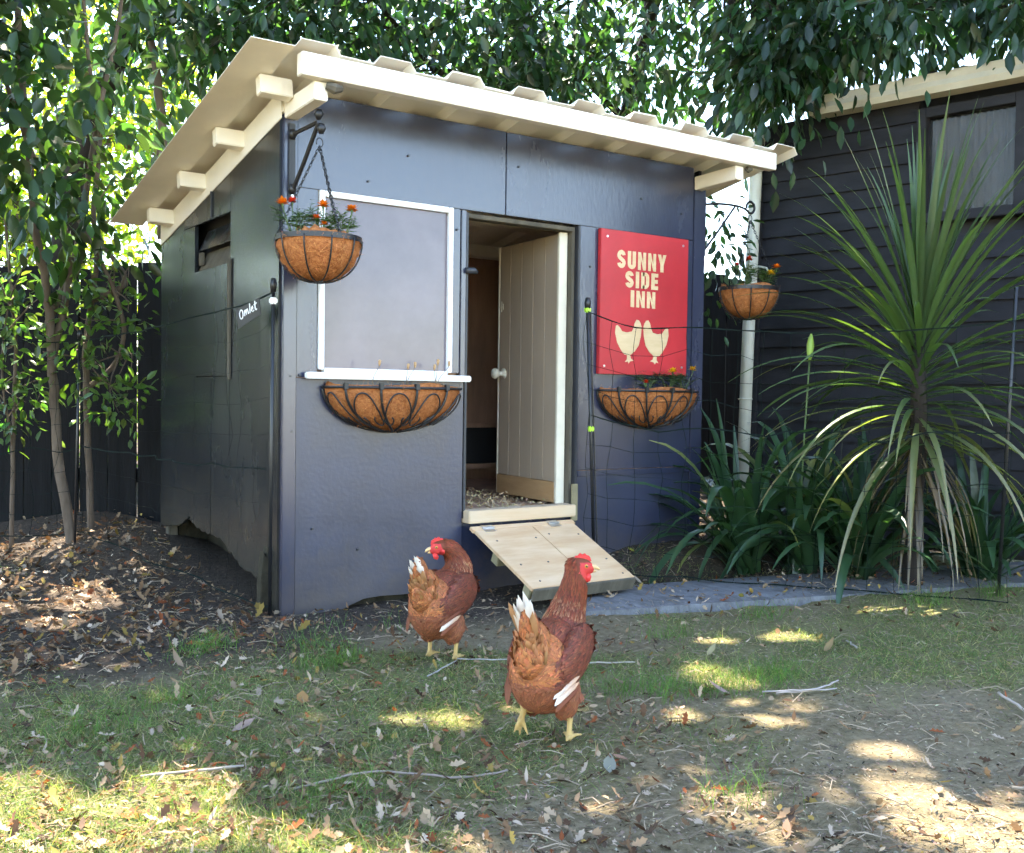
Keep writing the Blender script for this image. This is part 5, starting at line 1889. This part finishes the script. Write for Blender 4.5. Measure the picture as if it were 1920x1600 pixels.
def fallen(xa, ya, L_, wd, az, col, label, curl=.5):
    L_, wd, col = L_ * .78, wd * .72, tuple(c_ * .62 for c_ in col)
    o_ = scatter('fallen_leaf', LEAF8_V, LEAF8_F, np.zeros((1, 3)), np.array([[math.cos(az), math.sin(az), .12]]), np.array([[.1, -.2, 1.]]), L_, wd, np.array([col]), 'litter', None, curl=np.array([curl]))
    o_.location = (xa, ya, gz(xa, ya) + .012 + (.027 if on_path(np.array([xa]), np.array([ya]))[0] else 0))
    return tag(o_, label, 'leaf', 'large fallen leaves')


fallen(.62, -1.60, .08, .05, 2.4, (.50, .33, .27), 'pinkish curled leaf at the end of the bleached stalks', .6)
fallen(.86, -1.28, .085, .028, .4, (.46, .38, .2), 'slender yellowish leaf on the moss below the concrete strip', .5)
fallen(1.24, -1.42, .07, .035, .2, (.36, .25, .12), 'brown boat-shaped leaf standing on bare soil', .8)
fallen(-.02, -1.86, .07, .045, .9, (.30, .29, .22), 'greenish curled leaf on the soil in front of the near hen', .5)
fallen(.06, -1.83, .05, .026, 2.3, (.42, .24, .16), 'reddish pointed leaf just in front of the near hen\'s foot', .3)
fallen(-.38, -1.08, .07, .05, 1.2, (.45, .25, .10), 'orange-brown leaf at the edge of the bare soil', .4)
fallen(-.60, -1.18, .09, .04, .3, (.46, .32, .25), 'long pinkish leaf in the grass before the coop corner', .3)
fallen(-.52, -.55, .07, .035, 2.0, (.40, .28, .18), 'upright tan leaf beside the grass tuft near the coop corner', 1.0)
fallen(.02, -2.3, .08, .026, .7, (.40, .24, .15), 'narrow rust-coloured leaf at the bottom edge of the yard', .3)
fallen(.46, -1.36, .06, .04, 2.8, (.40, .24, .17), 'curled brown leaf beside the tuft right behind the near hen', .6)
fallen(1.55, -.78, .05, .035, .6, (.24, .19, .04), 'dark yellow leaf lying on the concrete strip', .3)
fallen(1.62, -.08, .06, .045, 1.4, (.42, .38, .06), 'yellow-green leaf on the soil under the wall beside the agapanthus', .3)
for i, (a_, b_2) in enumerate(((1.36, -.30), (1.42, -.36), (1.31, -.36))):
    fallen(a_, b_2, .07, .03, .5 + i, (.48, .37, .27), ('tan dry leaf tucked under the foot of the ramp', 'pale dry leaf on the concrete just past the ramp', 'folded dry leaf against the ramp edge')[i], .5)

# ------------------------------------------------------------------ hens
def ellipsoid(bm, c_, r_, rot=None):
    mtx = Matrix.Translation(c_) @ (rot.to_4x4() if rot is not None else Matrix.Identity(4)) @ Matrix.Diagonal((*r_, 1))
    bmesh.ops.create_icosphere(bm, subdivisions=3, radius=1.0, matrix=mtx)


def capsule(bm, P, rad):
    V_, F_ = tube_geo(P, rad, 10)
    vs = [bm.verts.new(v) for v in V_]
    for f in F_:
        bm.faces.new([vs[i] for i in f])


def hen(name, label, loc, rz, neck, headdir, feet, wing_white, seed, scale=1.0, tail_up=1.0, tail_len=1.0):
    """local frame: +x forward, +y to the hen's left, z up, metres. neck: points from shoulders to skull; headdir: beak direction"""
    g_ = np.random.default_rng(seed)
    root = empty(name, loc, rz)
    root.scale = (scale,) * 3
    tag(root, label, 'hen', 'brown hens in the yard')
    neck = [Vector(p) for p in neck]
    hd = Vector(headdir).normalized()
    head = neck[-1]
    bm = bmesh.new()
    ellipsoid(bm, (-.080, 0, .178), (.074, .068, .090))
    ellipsoid(bm, (-.045, 0, .138), (.064, .062, .062))
    ellipsoid(bm, (.0, 0, .195), (.102, .071, .085))
    ellipsoid(bm, (.065, 0, .212), (.066, .062, .078))
    ellipsoid(bm, (-.125, 0, .235), (.055, .036, .065), Euler((0, R(35), 0)).to_matrix())
    ellipsoid(bm, (-.15, 0, .285), (.030, .018, .055), Euler((0, R(-20), 0)).to_matrix())
    for s_ in (-1, 1):
        ellipsoid(bm, (-.005, s_ * .062, .208), (.102, .021, .058), Euler((0, R(-14), 0)).to_matrix())
        ellipsoid(bm, (-.018, s_ * .040, .115), (.042, .032, .056))
    radii = [.052, .041, .033, .028, .025]
    NP = smoothline(neck, 4)
    for i, p in enumerate(NP):
        t = i / (len(NP) - 1)
        rr = float(np.interp(t, np.linspace(0, 1, 5), radii))
        ellipsoid(bm, p, (rr, rr, rr))
    up = Vector((0, 0, 1))
    sd_ = up.cross(hd).normalized()
    hr_ = Matrix((hd, sd_, hd.cross(sd_))).transposed()
    ellipsoid(bm, head + hd * .010, (.030, .0215, .0235), hr_)
    ellipsoid(bm, head + hd * .030 - Vector((0, 0, .004)), (.014, .012, .013), hr_)
    legs = []
    for s_, hip, knee, ankle, foot, spread in feet:
        capsule(bm, [hip, knee], [.030, .011])
        capsule(bm, [knee, ankle], [.0080, .0066])
        legs.append((knee, ankle))
        ellipsoid(bm, ankle, (.009, .009, .008))
        for (dx, dy, dz, ln) in spread:
            tip = Vector(ankle) + Vector((dx, dy, dz)).normalized() * ln
            midp = (Vector(ankle) + tip) / 2 + Vector((0, 0, .004))
            capsule(bm, [ankle, midp, tip], [.0060, .0050, .0028])
    me = bpy.data.meshes.new('body_raw')
    bm.to_mesh(me)
    bm.free()
    tmp = bpy.data.objects.new('body_raw', me)
    COL.objects.link(tmp)
    md = tmp.modifiers.new('r', 'REMESH')
    md.mode = 'VOXEL'
    md.voxel_size = .0030
    ms_ = tmp.modifiers.new('s', 'SMOOTH')
    ms_.factor = .5
    ms_.iterations = 5
    dg = bpy.context.evaluated_depsgraph_get()
    body_me = bpy.data.meshes.new_from_object(tmp.evaluated_get(dg))
    bpy.data.objects.remove(tmp)
    bpy.data.meshes.remove(me)
    body_me.name = 'body'
    nV = len(body_me.vertices)
    co = np.zeros(nV * 3, np.float32)
    body_me.vertices.foreach_get('co', co)
    co = co.reshape(-1, 3)
    no = np.zeros(nV * 3, np.float32)
    body_me.vertex_normals.foreach_get('vector', no)
    no = no.reshape(-1, 3)
    hpos = np.array(head)
    hdir = np.array(hd)
    dh = co - hpos
    along = dh @ hdir
    # region weights
    fc = hpos + hdir * .022 - np.array([0, 0, .003])
    face_skin = (np.linalg.norm(co - fc, axis=1) < .031) & (co[:, 2] < head.z + .013)
    legmask = np.zeros(nV, bool)
    for kn, an in legs:
        a_, b_2 = np.array(kn), np.array(an)
        ab = b_2 - a_
        t = ((co - a_) @ ab) / (ab @ ab)
        dist = np.linalg.norm(co - a_ - np.clip(t, 0, 1.0)[:, None] * ab, axis=1)
        legmask |= ((t > .02) & (dist < .02)) | (np.linalg.norm(co - b_2, axis=1) < .06)
    legmask &= co[:, 2] < .105
    base = np.array((.15, .036, .014))
    C = np.tile(base, (nV, 1))
    C[face_skin] = (.55, .045, .04)
    C[legmask] = (.56, .36, .13)
    body_me.materials.append(MATS['feather'])
    at_ = body_me.color_attributes.new('Col', 'FLOAT_COLOR', 'POINT')
    at_.data.foreach_set('color', np.concatenate([C, np.ones((nV, 1))], 1).astype(np.float32).ravel())
    body_me.polygons.foreach_set('use_smooth', np.ones(len(body_me.polygons), bool))
    body = bpy.data.objects.new('body', body_me)
    link(body, root)
    # plumage
    NPa = np.array([tuple(p) for p in NP])
    dn = np.linalg.norm(co[:, None, :] - NPa[None], axis=2)
    kn_ = dn.argmin(1)
    tn = kn_ / (len(NPa) - 1)
    isneck = (dn.min(1) < np.interp(tn, np.linspace(0, 1, 5), radii) + .010) & (tn > .10) & ~legmask
    tang = np.gradient(NPa, axis=0)
    tang = unit(tang)
    cover = ~face_skin & ~legmask
    idxs = np.flatnonzero(cover & ~isneck & (np.linalg.norm(co - fc, axis=1) > .05))
    n_ = 9500
    i = g_.choice(idxs, n_)
    P, Nn = co[i].astype(float), no[i].astype(float)
    flow = np.tile(np.array([-1.0, 0, -.22]), (n_, 1))
    low = P[:, 2] < .15
    flow[low] = np.array([-.55, 0, -.9])
    flow[P[:, 0] > .10] = np.array([-.6, 0, -.8])
    tailz = (P[:, 0] < -.10) & (P[:, 2] > .215)
    flow[tailz] = np.array([-.45, 0, .75])
    flow += .22 * g_.standard_normal((n_, 3))
    flow -= Nn * (flow * Nn).sum(1, keepdims=True)
    flow = unit(flow)
    wing = (np.abs(P[:, 1]) > .056) & (P[:, 2] > .155) & (P[:, 2] < .27) & (P[:, 0] > -.11) & (P[:, 0] < .10)
    fluff = (P[:, 2] < .165) & (P[:, 0] < .03)
    saddle = (P[:, 0] < -.06) & (P[:, 2] >= .165)
    breast = P[:, 0] > .06
    C = vary((.150, .034, .013), n_, .24, .10)
    C[fluff] = vary((.215, .068, .028), int(fluff.sum()), .16, .06)
    C[saddle] = vary((.31, .098, .031), int(saddle.sum()), .24, .08)
    C[wing] = vary((.130, .031, .014), int(wing.sum()), .25, .10)
    C[breast & ~wing] = vary((.145, .036, .014), int((breast & ~wing).sum()), .2, .1)
    tipc = C * g_.uniform(1.0, 1.7, (n_, 1)) + .012
    Ls = np.where(wing, .025, .021) * g_.uniform(.8, 1.25, n_)
    Ls[fluff] *= 1.1
    Ws = np.where(fluff, .0065, .0095) * g_.uniform(.8, 1.2, n_)
    FV = FEATH_V
    o_ = scatter('plumage', FV, LEAF8_F, P + Nn * .0012 - flow * .006, flow + Nn * .08, Nn, Ls, Ws, C, 'feather', body, False, curl=np.full(n_, -.10), tipcol=tipc)
    o_['kind'] = 'stuff'
    # hackles: slim feathers lying down the neck, pale shafts near the shoulders
    idxs = np.flatnonzero(isneck & (np.linalg.norm(co - fc, axis=1) > .037))
    n_ = 2800
    i = g_.choice(idxs, n_)
    P, Nn = co[i].astype(float), no[i].astype(float)
    flow = -tang[kn_[i]] + .12 * g_.standard_normal((n_, 3))
    flow -= Nn * (flow * Nn).sum(1, keepdims=True)
    flow = unit(flow)
    C = vary((.135, .029, .010), n_, .25, .12)
    lowk = (tn[i] < .5) & (g_.random(n_) < .4)
    tipc = C * 1.6
    tipc[lowk] = vary((.52, .27, .13), int(lowk.sum()), .3, .08)
    o_ = scatter('hackles', FV, LEAF8_F, P + Nn * .001, flow + Nn * .06, Nn, g_.uniform(.02, .034, n_) * (.55 + .6 * (1 - tn[i])), g_.uniform(.0045, .0075, n_), C, 'feather', body, False, curl=np.full(n_, -.05), tipcol=tipc)
    o_['kind'] = 'stuff'
    # tail
    for q in range(15):
        f_ = (q - 7) / 7
        d_ = np.array([[-.50 - .10 * abs(f_), .20 * f_, (1.0 - .22 * abs(f_)) * tail_up]])
        ln = tail_len * g_.uniform(.12, .165) * (1 - .18 * abs(f_))
        white = 2 <= q <= 12
        c0 = np.array([[.62, .40, .24]]) if white else np.array([[.42, .19, .075]])
        c1 = np.array([[.84, .78, .70]]) if white else np.array([[.50, .26, .12]])
        scatter('tail_feather', FV, LEAF8_F, np.array([[-.132, .014 * f_, .245 + .006 * (q % 3)]]), d_, np.array([[-.8, f_ * 1.6, -.2]]), ln * .93, .021, c0, 'feather', root, False, curl=np.array([-.12]), tipcol=c1)
    # coverts round the tail base
    n_ = 200
    az = g_.uniform(0, 2 * math.pi, n_)
    hgt_ = g_.random(n_)
    P = np.stack([-.120 - .025 * hgt_ + .042 * np.cos(az) * (1 - .5 * hgt_), .036 * np.sin(az) * (1 - .4 * hgt_), .200 + .055 * hgt_], -1)
    Nn = unit(np.stack([np.cos(az), np.sin(az) * 1.2, .1 * np.ones(n_)], -1))
    o_ = scatter('tail_coverts', FV, LEAF8_F, P, np.tile(np.array([-.45, 0, .85]), (n_, 1)) + .2 * g_.standard_normal((n_, 3)) + .25 * Nn, Nn, g_.uniform(.03, .05, n_), .015, vary((.33, .115, .038), n_, .22, .08), 'feather', root, False, curl=np.full(n_, -.25), tipcol=vary((.44, .20, .085), n_, .2, .06))
    o_['kind'] = 'stuff'
    # folded flight feathers
    for s_ in (-1, 1):
        for q in range(7):
            z_ = .225 - .012 * q
            c0 = np.array([[.15, .04, .017]])
            c1 = np.array([[.21, .065, .027]])
            if (s_ < 0) and q in wing_white:
                c0, c1 = np.array([[.50, .27, .15]]), np.array([[.78, .68, .58]])
            scatter('flight_feather', FV, LEAF8_F, np.array([[-.025 - .006 * q, s_ * (.083 + .001 * q), z_ - .006]]), np.array([[-.92, -.34 * s_, -.16 - .06 * q]]), np.array([[-.35, s_, .35]]), .112 - .004 * q, .019, c0, 'feather', root, False, curl=np.array([-.10]), tipcol=c1)
    # head furniture
    hx, hs, hu = hd, sd_, hd.cross(sd_)

    def H(a_, b_2, c_):
        return head + hx * a_ + hs * b_2 + hu * c_
    prof_ = [(a_, .014 + (c_ - .014) * .78) for a_, c_ in [(-.002, .018), (-.006, .030), (-.002, .034), (.002, .031), (.006, .040), (.010, .041), (.013, .035), (.018, .040), (.022, .039), (.024, .033), (.029, .034), (.033, .028), (.037, .014), (.020, .014)]]
    mb = MB()
    k_ = len(prof_)
    V_ = [H(a_, .0028, c_) for a_, c_ in prof_] + [H(a_, -.0028, c_) for a_, c_ in prof_]
    mb.add(V_, [tuple(range(k_)), tuple(range(2 * k_ - 1, k_ - 1, -1))] + [(j, j + k_, (j + 1) % k_ + k_, (j + 1) % k_) for j in range(k_)])
    mb.build('comb', 'comb_red', root, bevel=.0012)
    V_, F_ = tube_geo([H(.034, 0, .000), H(.044, 0, .001), H(.052, 0, -.002), H(.058, 0, -.007)], [.0085, .0066, .0042, .0010], 8)
    MB().add(V_, F_).build('beak', 'beak_horn', root, smooth=True)
    V_, F_ = tube_geo([H(.032, 0, -.008), H(.043, 0, -.0095), H(.050, 0, -.0105)], [.006, .0042, .0012], 7)
    MB().add(V_, F_).build('beak', 'beak_horn', root, smooth=True)
    for s_ in (-1, 1):
        V_, F_ = tube_geo([H(.026, s_ * .006, -.012), H(.027, s_ * .008, -.020), H(.025, s_ * .008, -.029), H(.023, s_ * .0075, -.035)], [.005, .0085, .0085, .003], 9)
        MB().add(V_, F_).build('wattle', 'comb_red', root, smooth=True)
        V_, F_ = tube_geo([H(.002, s_ * .0195, -.002), H(.001, s_ * .021, -.010), H(.001, s_ * .019, -.018)], [.004, .0062, .003], 8)
        MB().add(V_, F_).build('ear_lobe', 'comb_red', root, smooth=True)
        bm = bmesh.new()
        bmesh.ops.create_uvsphere(bm, u_segments=12, v_segments=8, radius=.0052, matrix=Matrix.Translation(H(.020, s_ * .0172, .005)))
        me = bpy.data.meshes.new('eye')
        bm.to_mesh(me)
        bm.free()
        me.materials.append(MATS['eye_orange'])
        ey = link(bpy.data.objects.new('eye', me), root)
        bm = bmesh.new()
        bmesh.ops.create_uvsphere(bm, u_segments=10, v_segments=6, radius=.0028, matrix=Matrix.Translation(H(.0205, s_ * .0202, .0052)))
        me = bpy.data.meshes.new('pupil')
        bm.to_mesh(me)
        bm.free()
        me.materials.append(MATS['eye_pupil'])
        link(bpy.data.objects.new('pupil', me), ey)
    return root


std = [(1, .12, 0, .048), (1, .75, 0, .042), (1, -.6, 0, .042), (-1, -.1, 0, .026)]
lift = [(.35, .2, -1, .046), (.15, .55, -1, .040), (.2, -.4, -1, .040), (-.9, 0, -.3, .022)]
G0 = gz(-.0, -1.63)
hen('hen', 'near russet hen walking away with white-tipped tail raised, head in profile', (.02, -1.60, G0 + .006), R(33),
    [(.075, 0, .245), (.098, -.004, .285), (.108, -.012, .325), (.110, -.018, .362), (.112, -.020, .388)], (.50, -.86, .0),
    [(-1, (-.005, -.045, .11), (.0, -.048, .075), (-.015, -.050, .012), None, std),
     (1, (-.02, .045, .11), (-.055, .046, .080), (-.075, .046, .060), None, lift)],
    (4, 5), 201)
G1 = gz(.14, -.87)
hen('hen', 'russet hen farther off by the coop wall, looking back over her shoulder', (.175, -.85, G1), R(31),
    [(.072, 0, .238), (.090, .0, .276), (.088, .010, .310), (.074, .024, .334), (.056, .038, .342)], (-.55, .83, -.16),
    [(-1, (-.005, -.045, .11), (.0, -.046, .075), (-.01, -.046, .012), None, std),
     (1, (-.02, .045, .11), (.0, .046, .075), (-.01, .046, .012), None, std)],
    (5,), 202, .97, .75, .8)
